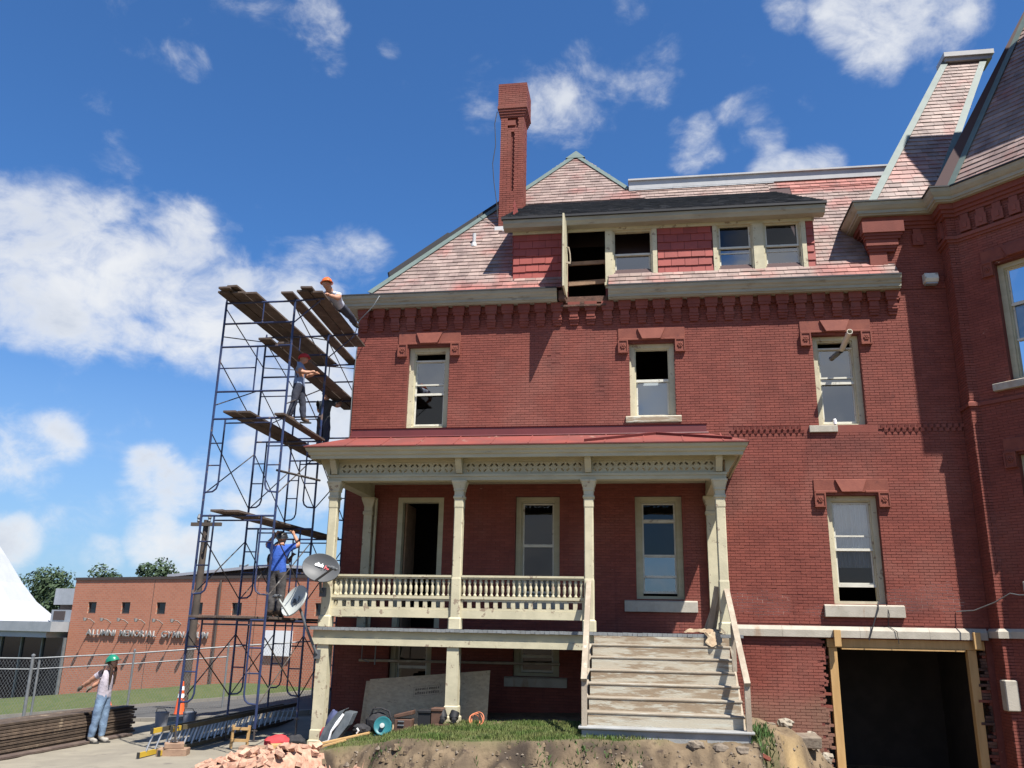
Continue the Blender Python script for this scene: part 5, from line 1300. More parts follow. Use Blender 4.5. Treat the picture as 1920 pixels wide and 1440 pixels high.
# ================================================================== FAR LEFT: GYMNASIUM, PAVILION, FENCE
def text_mesh(s, size, depth, offset=0.0, space=1.0, shear=0.0):
    cu = bpy.data.curves.new('lettering', 'FONT'); cu.body = s; cu.size = size; cu.extrude = depth / 2; cu.offset = offset; cu.space_character = space; cu.shear = shear; cu.resolution_u = 3
    o = bpy.data.objects.new('lettering', cu); col.objects.link(o)
    dg = bpy.context.evaluated_depsgraph_get(); me = bpy.data.meshes.new_from_object(o.evaluated_get(dg)); bpy.data.objects.remove(o)
    return me
FG = Frame((-26.28, 17.63, 0), (math.cos(R(-17.25)), math.sin(R(-17.25)), 0))
def gym_extra(N, geo, cur):
    pos = geo.outputs['Position']; u = N.vmath('DOT_PRODUCT', pos, tuple(FG.u)); s = N.new('ShaderNodeSeparateXYZ'); N.put(s.inputs[0], pos)
    cb = N.new('ShaderNodeCombineXYZ'); N.put(cb.inputs[0], u); N.put(cb.inputs[1], s.outputs[2])
    b = N.new('ShaderNodeTexBrick'); N.put(b.inputs['Vector'], cb.outputs[0]); b.inputs['Scale'].default_value = 1.0
    b.inputs['Brick Width'].default_value = .24; b.inputs['Row Height'].default_value = .085; b.inputs['Mortar Size'].default_value = .012
    b.inputs[1].default_value = (.50, .185, .108, 1); b.inputs[2].default_value = (.41, .145, .086, 1); b.inputs[3].default_value = (.40, .26, .19, 1)
    return N.mix(.25, b.outputs[0], cur)
pmat('gym_brick', (.47, .18, .108), (.38, .14, .085), .7, .85, extra=gym_extra)
pmat('gym_metal', (.30, .32, .34), (.26, .28, .30), 2, .5)
pmat('gym_fascia', (.07, .055, .05), rough=.7)
pmat('letter_metal', (.30, .29, .28), rough=.5)
pmat('dark_glass', (.012, .015, .02), rough=.12, spec=.5)
pmat('tent_white', (.40, .41, .44), (.37, .38, .41), 1, .7)
gym = thing('gymnasium', FG.P(8, -4, -1.5), 'low orange brick gymnasium with metal lettering and a row of small square windows', 'building')
gw = [(1.32 + 2.16 * k - .27, 1.32 + 2.16 * k + .27, 2.12, 2.62) for k in range(8)]
wall_slab(FG, 0, 22, -3.2, 3.6, .3, gw).build('wall', 'gym_brick', gym)
MB(FG.M).box(-.02, .3, .301, 14, -3.2, 3.6).build('side_wall', 'gym_brick', gym)
MB(FG.M).box(-.04, 22, -.04, .5, 3.6, 3.72).build('parapet_cap', 'gym_fascia', gym)
for a, b, c, d in gw:
    w_ = MB(FG.M).box(a, b, .06, .12, c, c + .05).box(a, b, .06, .12, d - .05, d).box(a, a + .05, .06, .12, c + .05, d - .05).box(b - .05, b, .06, .12, c + .05, d - .05).build('window', 'gym_fascia', gym)
    MB(FG.M).box(a + .05, b - .05, .09, .10, c + .05, d - .05).build('pane', 'dark_glass', w_)
rf = MB(FG.M); rf.prism([(4.9, 1.2, 3.5), (10.5, 1.2, 3.5), (20, 1.2, 3.5), (20, 1.2, 3.72), (10.5, 1.2, 4.1), (4.9, 1.2, 3.74)], (0, 10, 0)); rf.build('gable_end', 'gym_fascia', gym)
r2_ = MB(FG.M); r2_.prism([(4.8, .9, 3.76), (10.5, .9, 4.12), (10.5, .9, 4.24), (4.8, .9, 3.88)], (0, 10.5, 0)); r2_.prism([(10.5, .9, 4.12), (20, .9, 3.74), (20, .9, 3.86), (10.5, .9, 4.24)], (0, 10.5, 0)); r2_.build('metal_roof', 'tent_white', gym)
x = 0
for i, wd in enumerate(['ALUMNI', 'MEMORIAL', 'GYMNASIUM']):
    start, end = [(1.27, 3.12), (3.42, 5.62), (5.95, 8.6)][i]
    gl = []
    for chh in wd:
        tm = text_mesh(chh, .36, .05, offset=.006); xs_ = [v.co.x for v in tm.vertices]; gl.append((tm, min(xs_), max(xs_)))
    tot = sum(b - a for _, a, b in gl); gap = .055; sc_ = (end - start - gap * (len(gl) - 1)) / tot; x = start
    for tm, a, b in gl:
        tm.materials.clear(); tm.materials.append(MATS['letter_metal'])
        Ml = FG.M @ Matrix.Translation((x - a * sc_, -.06, 1.17)) @ Matrix.Rotation(math.pi / 2, 4, 'X') @ Matrix.Diagonal((sc_, 1, 1, 1))
        tm.transform(Ml); o = bpy.data.objects.new('letter', tm); col.objects.link(o); o.parent = gym; o.matrix_parent_inverse = Matrix.Translation(-world_loc(gym)); x += (b - a) * sc_ + gap
for k in range(7):
    u = 1.62 + 1.066 * k; m = MB(FG.M); m.tube([(u, 0, 1.72), (u, -.25, 1.86), (u, -.5, 1.88)], .022, 6); m.lathe([(.05, -.02), (.10, .10), (.02, .12)], (u, -.52, 1.80), axis=(0, .3, 1), n=10); m.build('sign_lamp', 'letter_metal', gym, smooth=True)
MB(FG.M).tube([(9.0, -.06, -1.2), (9.0, -.06, 3.55)], .05, 8).build('downpipe', 'gym_fascia', gym)
for u in (5.1, 11.0, 16.4): MB(FG.M).box(u - .012, u + .012, -.004, .0, -1.9, 3.59).build('wall_joint', 'gym_fascia', gym)
tag(MB(FG.M).box(11.7, 13.05, -.10, -.04, .58, 1.55).build('notice_board', 'white_flat'), 'blank white board on the gymnasium wall behind the scaffold', 'board')
# pavilion
pav = thing('glass_pavilion', FG.P(-4, 1, -2), 'glass fronted pavilion with flat metal canopy left of the gymnasium', 'building')
MB(FG.M).box(-16, -.06, -.9, 6, 1.28, 1.72).build('canopy', 'gym_metal', pav); MB(FG.M).box(-16, -.5, -.75, 5, 1.02, 1.278).build('soffit', 'tent_white', pav)
for k in range(11):
    a = -.12 - k * 1.47; MB(FG.M).box(a - .04, a + .04, -.08, .04, -2.3, 1.018).build('mullion', 'galv', pav)
    MB(FG.M).box(a - 1.43, a - .042, .0, .02, -2.3, 1.015).build('pane', 'dark_glass', pav)
MB(FG.M).box(-16, -.1, .3, .4, -2.4, 1.0).build('inner_wall', 'gym_fascia', pav); MB(FG.M).box(-16, -.06, -.3, .2, -2.6, -1.78).build('plinth', 'kerb_concrete', pav)
tent = MB(FG.M).lathe([(9.35, 0), (8.3, .6), (7.2, 1.45), (6.2, 2.6), (4.9, 4.4), (2.7, 7.2), (.25, 10.5)], (-22.2, 5.5, 1.5), n=12)
tag(tent.build('tent_roof', 'tent_white'), 'white peaked tent roof rising behind the pavilion canopy', 'tent')
bb = thing('low_building', FG.P(-3, 12, -2), 'low grey building with pale sloping roof behind the pavilion', 'building')
MB(FG.M).box(-14, 1.5, 10, 18, -2, 2.75).build('wall', 'gym_fascia', bb); MB(FG.M).prism([(-14, 9.5, 2.76), (1.8, 9.5, 2.76), (1.8, 9.5, 3.0), (-6, 9.5, 3.75), (-14, 9.5, 3.75)], (0, 9, 0)).build('roof', 'gym_metal', bb)
ac = thing('roof_unit', FG.P(-1.9, 1.5, 1.72), 'boxy grey air handling unit on the pavilion canopy', 'air conditioner')
MB(FG.M).box(-2.7, -.9, 1, 2.2, 1.724, 2.28).build('housing', 'gym_metal', ac); MB(FG.M).box(-2.5, -1.7, .97, .999, 1.80, 2.22).build('grille', 'gym_fascia', ac)
tag(MB(FG.M).tube([(-2.2, 13, 2.9), (-2.2, 13, 5.3)], .09, 8).tube([(-2.2, 13, 5.1), (-1.6, 13, 5.3)], .05, 6).build('flue_pipe', 'galv'), 'thin grey flue pipe standing against the far trees', 'pipe')

# trees
def tree(px_, py_, ground_z, top, rx, seed, label, n=9000, leaf=.20):
    rg = random.Random(seed); t = thing('broadleaf_tree', (px_, py_, ground_z), label, 'tree', 'trees beyond the gymnasium')
    m = MB(); h = top - ground_z; m.tube([(px_, py_, ground_z), (px_ + .1, py_, ground_z + h * .3), (px_, py_, ground_z + h * .6)], [.38, .28, .15], 8)
    tips = []
    for k in range(9):
        a = k * 2.4 + rg.random(); z0 = ground_z + h * rg.uniform(.25, .5); e = Vector((px_ + math.cos(a) * rx * .6, py_ + math.sin(a) * rx * .6, z0 + h * rg.uniform(.2, .4))); tips.append(e)
        m.tube([(px_, py_, z0), e], [.12, .03], 6)
    m.build('trunk', 'bark', t)
    cl = []
    for k in range(46):
        a = rg.uniform(0, 6.28); r = rx * math.sqrt(rg.random()); zz = rg.random(); prof_ = math.sin(math.pi * min(1, .12 + zz * .80)) ** .6
        cl.append((Vector((px_ + math.cos(a) * r * prof_, py_ + math.sin(a) * r * prof_, ground_z + h * (.26 + .70 * zz))), rg.uniform(.16, .30) * rx))
    m = MB()
    for k in range(n):
        c, rr = rg.choice(cl); d = Vector((rg.gauss(0, 1), rg.gauss(0, 1), rg.gauss(0, 1))).normalized(); p = c + d * rr * rg.uniform(.55, 1.08)
        nrm = (d + Vector((rg.gauss(0, .5), rg.gauss(0, .5), rg.gauss(.3, .5)))).normalized(); a = nrm.orthogonal().normalized(); b = nrm.cross(a); s = leaf * rg.uniform(.5, 1.2)
        q = len(m.v); m.v += [tuple(p + a * s), tuple(p + b * s * .6), tuple(p - a * s), tuple(p - b * s * .6)]; m.f.append((q, q+1, q+2, q+3))
    o = m.build('crown', 'leaf', t); o['kind'] = 'stuff'
tree(-61.6, 62, -4, 6.5, 5.0, 3, 'round leafy tree behind the pavilion, leftmost of the far trees')
tree(-56.3, 60, -4, 5.2, 3.0, 5, 'smaller pale tree just left of the gymnasium corner', n=2600)
tree(-56.2, 66, -4, 7.2, 3.8, 7, 'leafy tree above the gymnasium parapet, middle of the far trees')
tree(-51.6, 66, -4, 7.9, 4.3, 9, 'tallest leafy tree above the gymnasium parapet, rightmost of the far trees')
tree(-41.5, 30, -3.5, 1.9, 2.0, 12, 'low shrubby tree between pavilion and far trees', n=2200, leaf=.2)

# fence
A = Vector((-17.64, 3.84, 0)); dF = Vector((10.52 - 17.64, 0, 0)); dF = Vector((7.12, 4.08, 0)).normalized()
fence = thing('chain_link_fence', (A.x, A.y, H(A.x, A.y)), 'galvanised chain link fence between the scaffold and the road', 'fence')
fposts = [-8.1, -5.4, -2.7, 0, 2.7, 5.4, 8.1, 10.8]
def fz(t): p = A + dF * t; return H(p.x, p.y)
for i, t in enumerate(fposts):
    p = A + dF * t; r = .045 if t == 0 else .032
    MB().tube([(p.x, p.y, fz(t) - .1), (p.x, p.y, fz(t) + 1.86)], r, 8).lathe([(r, 0), (r * 1.25, .01), (r * 1.1, .05), (0, .07)], (p.x, p.y, fz(t) + 1.86), n=8).build('post', 'galv', fence)
    if t == 0:
        q = A + dF * .18; MB().tube([(q.x, q.y, fz(t) - .1), (q.x, q.y, fz(t) + 1.75)], .032, 8).build('post', 'galv', fence)
for a, b in zip(fposts[:-1], fposts[1:]):
    pa, pb = A + dF * a, A + dF * b; za, zb = fz(a), fz(b)
    MB().tube([(pa.x, pa.y, za + 1.80), (pb.x, pb.y, zb + 1.80)], .022, 7).build('top_rail', 'galv', fence)
    if a < 3: MB().tube([(pa.x, pa.y, za + 1.50), (pb.x, pb.y, zb + 1.50)], .018, 7).build('mid_rail', 'galv', fence)
    m = MB(); L = b - a; hgt = 1.76; st_ = .085; w_ = .0026
    def FP(t, z): s = t / L; return Vector((pa.x + (pb.x - pa.x) * s, pa.y + (pb.y - pa.y) * s, za + (zb - za) * s + .03 + z))
    k = -hgt * .6
    sl_ = .62
    while k < L:
        for sg in (1, -1):
            t0, t1 = (k, k + hgt * sl_) if sg > 0 else (k + hgt * sl_, k)
            z0, z1 = 0.0, hgt
            if min(t0, t1) > L or max(t0, t1) < 0: continue
            def clip(tt, t0=t0, t1=t1): return (tt - t0) / (t1 - t0) * hgt
            lo, hi = max(0, min(t0, t1)), min(L, max(t0, t1))
            za_, zb_ = clip(lo), clip(hi)
            p0, p1 = FP(lo, za_), FP(hi, zb_); off_ = Vector((dF.x, dF.y, 0)) * w_
            m.poly([p0 - off_, p0 + off_, p1 + off_, p1 - off_])
        k += st_
    o = m.build('chain_link', 'galv', fence); o['kind'] = 'stuff'
# utility pole
up_ = thing('utility_pole', (-15.05, 8, H(-15.05, 8)), 'brown wooden utility pole with a short crossarm behind the scaffold', 'pole')
MB().tube([(-15.05, 8, H(-15.05, 8) - .3), (-14.95, 8, 5.2)], [.14, .11], 10).build('shaft', 'pole_wood', up_, smooth=True)
MB().box(-15.45, -14.35, 7.82, 7.92, 4.98, 5.10).build('crossarm', 'pole_wood', up_)
for x in (-15.2, -14.8): MB().lathe([(.03, 0), (.06, .05), (.04, .10), (.07, .16), (.05, .22), (.02, .3)], (x, 7.87, 5.10), n=8).build('insulator', 'galv', up_, smooth=True)
MB().tube([(-14.75, 7.8, 4.95), (-14.7, 7.7, 4.4), (-14.9, 7.85, 4.1)], .03, 7).build('cable_drop', 'dish_dark', up_)

# cones
pmat('cone_orange', (.62, .10, .03), rough=.5); pmat('cone_red', (.62, .06, .03), rough=.5); pmat('cone_yellow', (.55, .36, .03), rough=.5)
def cone(x, y, h, mat, label, bands=False, r=.16):
    z = H(x, y) + .02; t = thing('traffic_cone', (x, y, z), label, 'traffic cone', 'traffic cones by the road')
    MB().lathe([(r, .03), (r * .92, .06), (r * .25, h), (r * .2, h + .005)], (x, y, z), n=14).build('cone', mat, t, smooth=True)
    MB().box(x - r * 1.15, x + r * 1.15, y - r * 1.15, y + r * 1.15, z, z + .03).build('base', mat if not bands else 'sole', t)
    if bands:
        for b in (.48, .72):
            f0, f1 = b, b + .13; rr = lambda f: r * (.92 - .67 * f) + .004
            MB().lathe([(rr(f0), .06 + f0 * (h - .06)), (rr(f1), .06 + f1 * (h - .06))], (x, y, z), n=14, caps=False).build('reflective_band', 'white_flat', t, smooth=True)
cone(-12.85, 3.75, .88, 'cone_orange', 'tall orange cone with white bands behind the scaffold leg', True, .15)
g = FG.P(-3.1, -2.2, 0); cone(g.x, g.y, .55, 'cone_red', 'red cone in front of the pavilion glass')
g = FG.P(-1.75, -2.2, 0); cone(g.x, g.y, .46, 'cone_yellow', 'yellow cone in front of the pavilion glass')
cone(-18.9, 3.3, .30, 'cone_red', 'small red cone at the left edge of the picture')
cone(-19.2, 10.4, .36, 'cone_orange', 'small orange cone across the road right of the woman')

# ================================================================== SITE CLUTTER
rg = random.Random(77)
# lumber stack on the walk
ORD = ['lowest', 'second', 'third', 'fourth', 'fifth', 'sixth', 'seventh', 'eighth', 'ninth', 'topmost']
for k in range(10):
    z = H(-12, -3) + .03 + k * .058
    y1 = -.2 + rg.uniform(-.14, .10); xo = rg.uniform(-.03, .03)
    m = MB(); m.beam((-11.95 + xo, -8.5, z + .024), (-11.92 + xo, y1, z + .024), .29, .045)
    lab = 'dark weathered board in the lumber stack behind the woman, %s from the ground' % ORD[k] if k < 9 else 'topmost dark weathered board of the lumber stack behind the woman'
    if k == 0: lab = 'lowest dark weathered board of the lumber stack, resting on the walk behind the woman'
    tag(m.build('stacked_board', 'stack_board', bevel=.004), lab, 'board', 'boards in the lumber stack')
    m = MB(); m.beam((-12.27 + xo, -8.5, z + .024), (-12.24 + xo, y1 - .1, z + .024), .29, .045)
    tag(m.build('stacked_board', 'stack_board', bevel=.004), ('dark weathered board in the back row of the lumber stack, %s from the ground' % ORD[k]) if 0 < k < 9 else ('topmost dark board of the back row of the lumber stack' if k else 'lowest dark board of the back row of the lumber stack'), 'board', 'boards in the lumber stack')
tag(MB().beam((-11.66, -7.5, H(-11.6, -4) + .045), (-11.52, -.85, H(-11.5, -1) + .045), .22, .045).build('loose_board', 'plank', bevel=.004), 'single brown board lying on the walk in front of the lumber stack', 'board')
# buckets
pmat('bucket_grey', (.20, .21, .24), rough=.5); pmat('bag_dark', (.022, .022, .025), (.035, .034, .036), 8, .9, .4, 20)
for x, y, lab in ((-11.55, .55, 'pale grey bucket beside the near end of the lumber stack'), (-10.95, .75, 'grey bucket with black lid behind the ladder ends')):
    t = thing('bucket', (x, y, H(x, y) + .014), lab, 'bucket', 'buckets by the lumber stack'); z = H(x, y) + .014
    MB().lathe([(.13, 0), (.155, .34), (.165, .345), (.165, .37), (.15, .37), (.125, .02)], (x, y, z), n=16).build('shell', 'bucket_grey', t, smooth=True)
    MB().tube([(x - .16, y, z + .33), (x - .1, y - .08, z + .45), (x + .1, y - .08, z + .45), (x + .16, y, z + .33)], .008, 6).build('handle', 'sole', t)
# ladders lying on edge
pmat('ladder_shaded', (.10, .085, .05), (.07, .06, .042), 4, .6); pmat('ladder_yellow', (.50, .33, .035), (.44, .29, .035), 5, .5); pmat('ladder_alu', (.36, .36, .36), rough=.4, metal=.6)  # olive rails: dirty yellow fibreglass with the scaffold's shade put into the colour
def ladder(x, y0, y1, z, lab, n, tilt):
    t = thing('extension_ladder', (x, (y0 + y1) / 2, z), lab, 'ladder', 'ladders lying beside the scaffold')
    for k, (dx, dz_) in enumerate(((0, .045), (tilt, .42))):
        MB().beam((x + dx, y0 + (.0 if k == 0 else .25), z + dz_), (x + dx, y0 + .55, z + dz_), .035, .085).build('rail', 'ladder_yellow', t); MB().beam((x + dx, y0 + .551, z + dz_), (x + dx, y1, z + dz_), .034, .084).build('rail', 'ladder_shaded', t)
        MB().beam((x + dx, y0 - .03 + (.0 if k == 0 else .25), z + dz_), (x + dx, y0 + (.0 if k == 0 else .25) - .002, z + dz_), .045, .095).build('end_cap', 'sole', t)
    for k in range(n):
        y = y0 + .2 + (y1 - y0 - .4) * k / (n - 1); MB().tube([(x, y, z + .05), (x + tilt, y + .12, z + .41)], .017, 6).build('rung', 'ladder_alu', t)
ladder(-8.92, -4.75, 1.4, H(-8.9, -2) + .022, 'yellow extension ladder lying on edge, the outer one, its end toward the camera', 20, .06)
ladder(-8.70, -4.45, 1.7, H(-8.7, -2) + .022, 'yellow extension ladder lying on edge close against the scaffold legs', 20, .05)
# small wooden rack
t = thing('saw_horse', (-7.75, -3.3, H(-7.75, -3.3)), 'small pale wooden trestle standing under the scaffold', 'trestle'); z = H(-7.75, -3.3) + .014
for x in (-7.9, -7.58): MB().beam((x, -3.3, z), (x + .02, -3.3, z + .42), .05, .03).build('leg', 'new_lumber', t)
for dz_ in (.15, .36): MB().beam((-7.9, -3.32, z + dz_), (-7.56, -3.32, z + dz_), .03, .05).build('cross_bar', 'new_lumber', t)
# rubble pile of salvaged bricks
bmm = MB(); bmm.box(-.5, .5, -.5, .5, -.5, .5); sbm = bpy.data.meshes.new('salvaged_brick'); sbm.from_pydata(bmm.v, [], bmm.f); sbm.materials.append(MATS['salvage_brick'])
def heap(x, y): return .27 * max(0, 1 - ((x + 5.95) / 1.35) ** 2 - ((y + 5.75) / .85) ** 2)
cnt = 0
for k in range(420):
    if cnt >= 160: break
    x = rg.uniform(-7.25, -4.75); y = rg.uniform(-6.5, -4.95); h = heap(x, y)
    if h <= .01 and rg.random() < .75: continue
    if ((x + 5.95) / 1.5) ** 2 + ((y + 5.75) / .95) ** 2 > 1: continue
    L = .20 * rg.choice([1, 1, 1, .55, .75]); 
    rot = Matrix.Rotation(rg.uniform(0, 6.28), 3, 'Z') @ Matrix.Rotation(rg.uniform(-.7, .7), 3, 'X') @ Matrix.Rotation(rg.uniform(-.6, .6), 3, 'Y')
    o = place(sbm, 'salvaged_brick', (x, y, H(x, y) + .03 + h * rg.uniform(.55, 1.0)), None, rot=rot, scale=(L, .098, .062))
    tag(o, 'pinkish salvaged brick in the heap at the bottom of the picture', 'brick', 'salvaged bricks in the heap'); cnt += 1
mh = MB(); n = 18
mh.grid([[(-7.3 + 2.6 * i / n, -6.6 + 1.7 * j / n, H(-7.3 + 2.6 * i / n, -6.6 + 1.7 * j / n) + heap(-7.3 + 2.6 * i / n, -6.6 + 1.7 * j / n) * .75 - .01) for i in range(n + 1)] for j in range(n + 1)])
tag(mh.build('brick_dust', 'salvage_brick', smooth=True), 'crushed brick and mortar filling the salvaged brick heap', 'rubble', kind='stuff')
# OSB sheet and thin panel leaning under the porch
lean = .28
zl, zr = -.52, -.22
osb = MB(); osb.prism([(-5.72, -2.0, zl), (-3.18, -2.0, zr), (-3.18, -2.0 + lean, zr + 1.14), (-5.72, -2.0 + lean, zl + 1.20)], (0, .015, 0))
ob = thing('osb_sheet', (-4.45, -1.95, -.4), 'large tan chipboard sheet leaning under the porch with a stencilled mark', 'board')
osb.build('sheet', 'osb', ob)
pmat('stencil', (.11, .08, .055), (.2, .15, .1), 40, .9)
st_ = MB()
def on_osb(u, v): 
    z = zl + (zr - zl) * (u + 5.72) / 2.54 + v; return (u, -2.0 + lean * v / 1.18 - .003, z)
for a, b, c, d in ((-4.75, -4.20, .78, .785), (-4.75, -4.20, .955, .96), (-4.755, -4.75, .78, .96), (-4.20, -4.195, .78, .96)): st_.poly([on_osb(a, c), on_osb(b, c), on_osb(b, d), on_osb(a, d)])
xx = -4.72
for k in range(11):
    w_ = rg.uniform(.02, .04); st_.poly([on_osb(xx, .81), on_osb(xx + w_, .81), on_osb(xx + w_, .81 + rg.uniform(.04, .06)), on_osb(xx, .81 + rg.uniform(.04, .06))]); st_.poly([on_osb(xx, .89), on_osb(xx + w_, .89), on_osb(xx + w_, .93), on_osb(xx, .93)]); xx += .047
st_.build('stencil_mark', 'stencil', ob)
tag(MB().prism([(-5.84, -1.93, zl), (-5.0, -1.93, zl + .1), (-5.0, -1.93 + lean, zl + 1.2), (-5.82, -1.93 + lean, zl + 1.16)], (0, .014, 0)).build('plywood_sheet', 'osb'), 'second chipboard sheet showing as a strip behind the left edge of the large one', 'board')
# wires and fixtures under the deck
tag(MB().tube([(-6.1, -1.2, 1.46), (-6.1, -1.2, 1.06), (-5.95, -1.15, 1.0)], .012, 6).tube([(-5.8, -1.2, 1.46), (-5.8, -1.2, .95)], .014, 6).build('hanging_cable', 'galv'), 'loose grey cable hanging under the porch deck', 'cable')
tag(MB().tube([(-6.5, -.15, 1.0), (-1.9, -.15, 1.02)], .03, 8).build('conduit', 'bare_wood'), 'horizontal pale pipe along the wall under the porch', 'pipe')

# bags and tools at the lawn edge
def blob(cx, cy, z, rx, ry, rz, seed, rough=.25, n=12):
    rgl = random.Random(seed); rows = []; o = [rgl.uniform(0, 50) for _ in range(3)]
    for i in range(n + 1):
        th = math.pi * i / n; r = []
        for j in range(n * 2 + 1):
            ph = 2 * math.pi * (j % (n * 2)) / (n * 2); d = Vector((math.sin(th) * math.cos(ph), math.sin(th) * math.sin(ph), math.cos(th)))
            k = 1 + rough * mnoise.fractal(d * 2.2 + Vector(o), 1.0, 2.0, 3); p = Vector((cx + d.x * rx * k, cy + d.y * ry * k, z + rz + d.z * rz * k)); p.z = max(p.z, z)
            r.append(p)
        rows.append(r)
    return MB().grid(rows)
pmat('bag_red', (.42, .045, .05), (.34, .035, .04), 6, .8, .3, 20); pmat('tarp_slate', (.055, .065, .075), (.08, .09, .10), 5, .6, .3, 12); pmat('jacket_blue', (.05, .06, .13), rough=.8); pmat('tool_brown', (.12, .065, .045), (.09, .05, .035), 6, .6); pmat('crate_black', (.018, .018, .02), rough=.6)
pmat('reel_teal', (.022, .14, .155), rough=.35, spec=.5); pmat('cord_orange', (.62, .20, .10), rough=.6)
def gz(x, y): return H(x, y) + .006
tag(blob(-6.98, -3.25, gz(-6.98, -3.25), .26, .2, .13, 1).build('duffel_bag', 'bag_red', smooth=True), 'red cloth bag lying left of the corner porch post', 'bag')
tag(blob(-6.72, -3.1, gz(-6.72, -3.1), .22, .16, .12, 2).build('duffel_bag', 'bag_dark', smooth=True), 'black bag beside the red bag near the corner porch post', 'bag')
# folded slate-grey mat with white lining leaning on the post
mt = thing('folded_mat', (-6.0, -2.75, gz(-6.0, -2.75)), 'dark folded mat with a white edge leaning right of the corner porch post', 'mat'); z0 = gz(-6.05, -2.9)
def strip3(ps, w_, up, t):
    m = MB(); rows = []
    for p in ps: p = Vector(p); rows.append([p - Vector(w_) / 2, p + Vector(w_) / 2])
    m.grid(rows); return m
MB().prism([(-6.12, -3.12, z0 - .03), (-5.98, -3.16, z0 + .0), (-5.72, -2.98, z0 + .38), (-5.66, -2.86, z0 + .60), (-5.84, -2.84, z0 + .62), (-5.95, -2.96, z0 + .33)], (.05, .16, .02)).build('panel', 'tarp_slate', mt, bevel=.01)
MB().prism([(-6.34, -2.9, z0), (-6.16, -2.95, z0), (-6.02, -2.88, z0 + .36), (-5.86, -2.78, z0 + .66), (-6.02, -2.74, z0 + .60), (-6.26, -2.82, z0 + .30)], (.03, .18, .02)).build('panel', 'tarp_slate', mt, bevel=.01)
MB().tube([(-6.18, -3.0, z0 + .06), (-6.06, -3.03, z0 + .10), (-6.02, -3.02, z0 + .28), (-5.93, -2.97, z0 + .42), (-5.84, -2.9, z0 + .58)], [.025, .022, .018, .035, .022], 7).build('lining', 'white_flat', mt, smooth=True)
tag(blob(-6.12, -2.62, gz(-6.1, -2.62), .17, .15, .30, 6, .15).build('jacket', 'jacket_blue', smooth=True), 'blue jacket heaped behind the dark folded mat', 'jacket')
tag(MB().lathe([(.05, 0), (.09, .1), (.09, .2), (.03, .3)], (-6.28, -2.70, gz(-6.28, -2.7) + .02), n=10).build('water_jug', 'bag_red', smooth=True), 'red jug wedged between the corner post and the mat', 'jug')
# long yellowish board on the lawn edge
tag(MB().beam((-6.42, -3.38, gz(-6.4, -3.4) + .03), (-5.25, -3.05, gz(-5.25, -3.05) + .05), .12, .035).build('loose_board', 'new_lumber', bevel=.004), 'yellowish board lying along the foot of the corner porch post', 'board')
tag(MB().beam((-6.15, -3.62, gz(-6.1, -3.6) + .02), (-5.55, -3.55, gz(-5.55, -3.55) + .03), .16, .035).build('loose_board', 'new_lumber', bevel=.004), 'short tan board next to the brick heap by the corner post', 'board')
# backpack
bp = thing('backpack', (-5.2, -2.75, gz(-5.2, -2.75)), 'black backpack with raised straps in front of the chipboard sheet', 'backpack'); z0 = gz(-5.2, -2.75)
blob(-5.2, -2.7, z0, .24, .17, .20, 9, .2).build('pack', 'bag_dark', bp, smooth=True); blob(-5.46, -2.9, z0 - .03, .17, .14, .11, 11, .3).build('pouch', 'bag_dark', bp, smooth=True)
MB().tube([(-5.36, -2.75, z0 + .30), (-5.28, -2.78, z0 + .46), (-5.12, -2.78, z0 + .47), (-4.98, -2.75, z0 + .42), (-4.93, -2.75, z0 + .28), (-4.95, -2.75, z0 + .10)], .018, 6).build('strap', 'bag_dark', bp, smooth=True)
MB().tube([(-5.5, -3.05, z0 + .12), (-5.46, -3.07, z0 + .08), (-5.5, -3.06, z0 + .03)], .016, 6).build('buckle', 'white_flat', bp)
# cord reel
cr = thing('cord_reel', (-5.0, -3.05, gz(-5.0, -3.05)), 'teal plastic cord reel standing in the grass', 'reel'); z0 = gz(-5.0, -3.05)
c = Vector((-5.0, -3.05, z0 + .165)); axv = Vector((.15, -1, .25)).normalized()
MB().lathe([(.165, 0), (.172, .012), (.165, .024), (.145, .022), (.13, .012), (.05, .01), (.04, .05), (0, .055)], c, axis=axv, n=28).build('flange', 'reel_teal', cr, smooth=True)
MB().lathe([(.10, -.12), (.10, 0)], c, axis=axv, n=20).build('drum', 'reel_teal', cr, smooth=True); MB().lathe([(.165, -.145), (.172, -.132), (.165, -.12)], c, axis=axv, n=28).build('flange', 'reel_teal', cr, smooth=True)
MB().lathe([(.045, .05), (.045, .075), (0, .08)], c, axis=axv, n=14).build('hub', 'dish_light', cr, smooth=True)
MB().box(-5.14, -4.86, -3.1, -2.9, z0 - .004, z0 + .012).build('stand', 'reel_teal', cr)
# toolbox
tb = thing('toolbox', (-4.62, -2.85, gz(-4.62, -2.85)), 'brown toolbox with tilted lid and steel latches beside the cord reel', 'toolbox'); z0 = gz(-4.75, -2.85)
MB().box(-4.80, -4.46, -2.98, -2.74, z0, z0 + .26).build('case', 'tool_brown', tb, bevel=.012)
MB().prism([(-4.81, -2.99, z0 + .27), (-4.45, -2.99, z0 + .34), (-4.45, -2.99, z0 + .42), (-4.81, -2.99, z0 + .33)], (0, .26, 0)).build('lid', 'tool_brown', tb, bevel=.01)
for dz_ in (.14, .21): MB().box(-4.72, -4.60, -3.0, -2.982, z0 + dz_, z0 + dz_ + .022).build('latch', 'galv', tb)
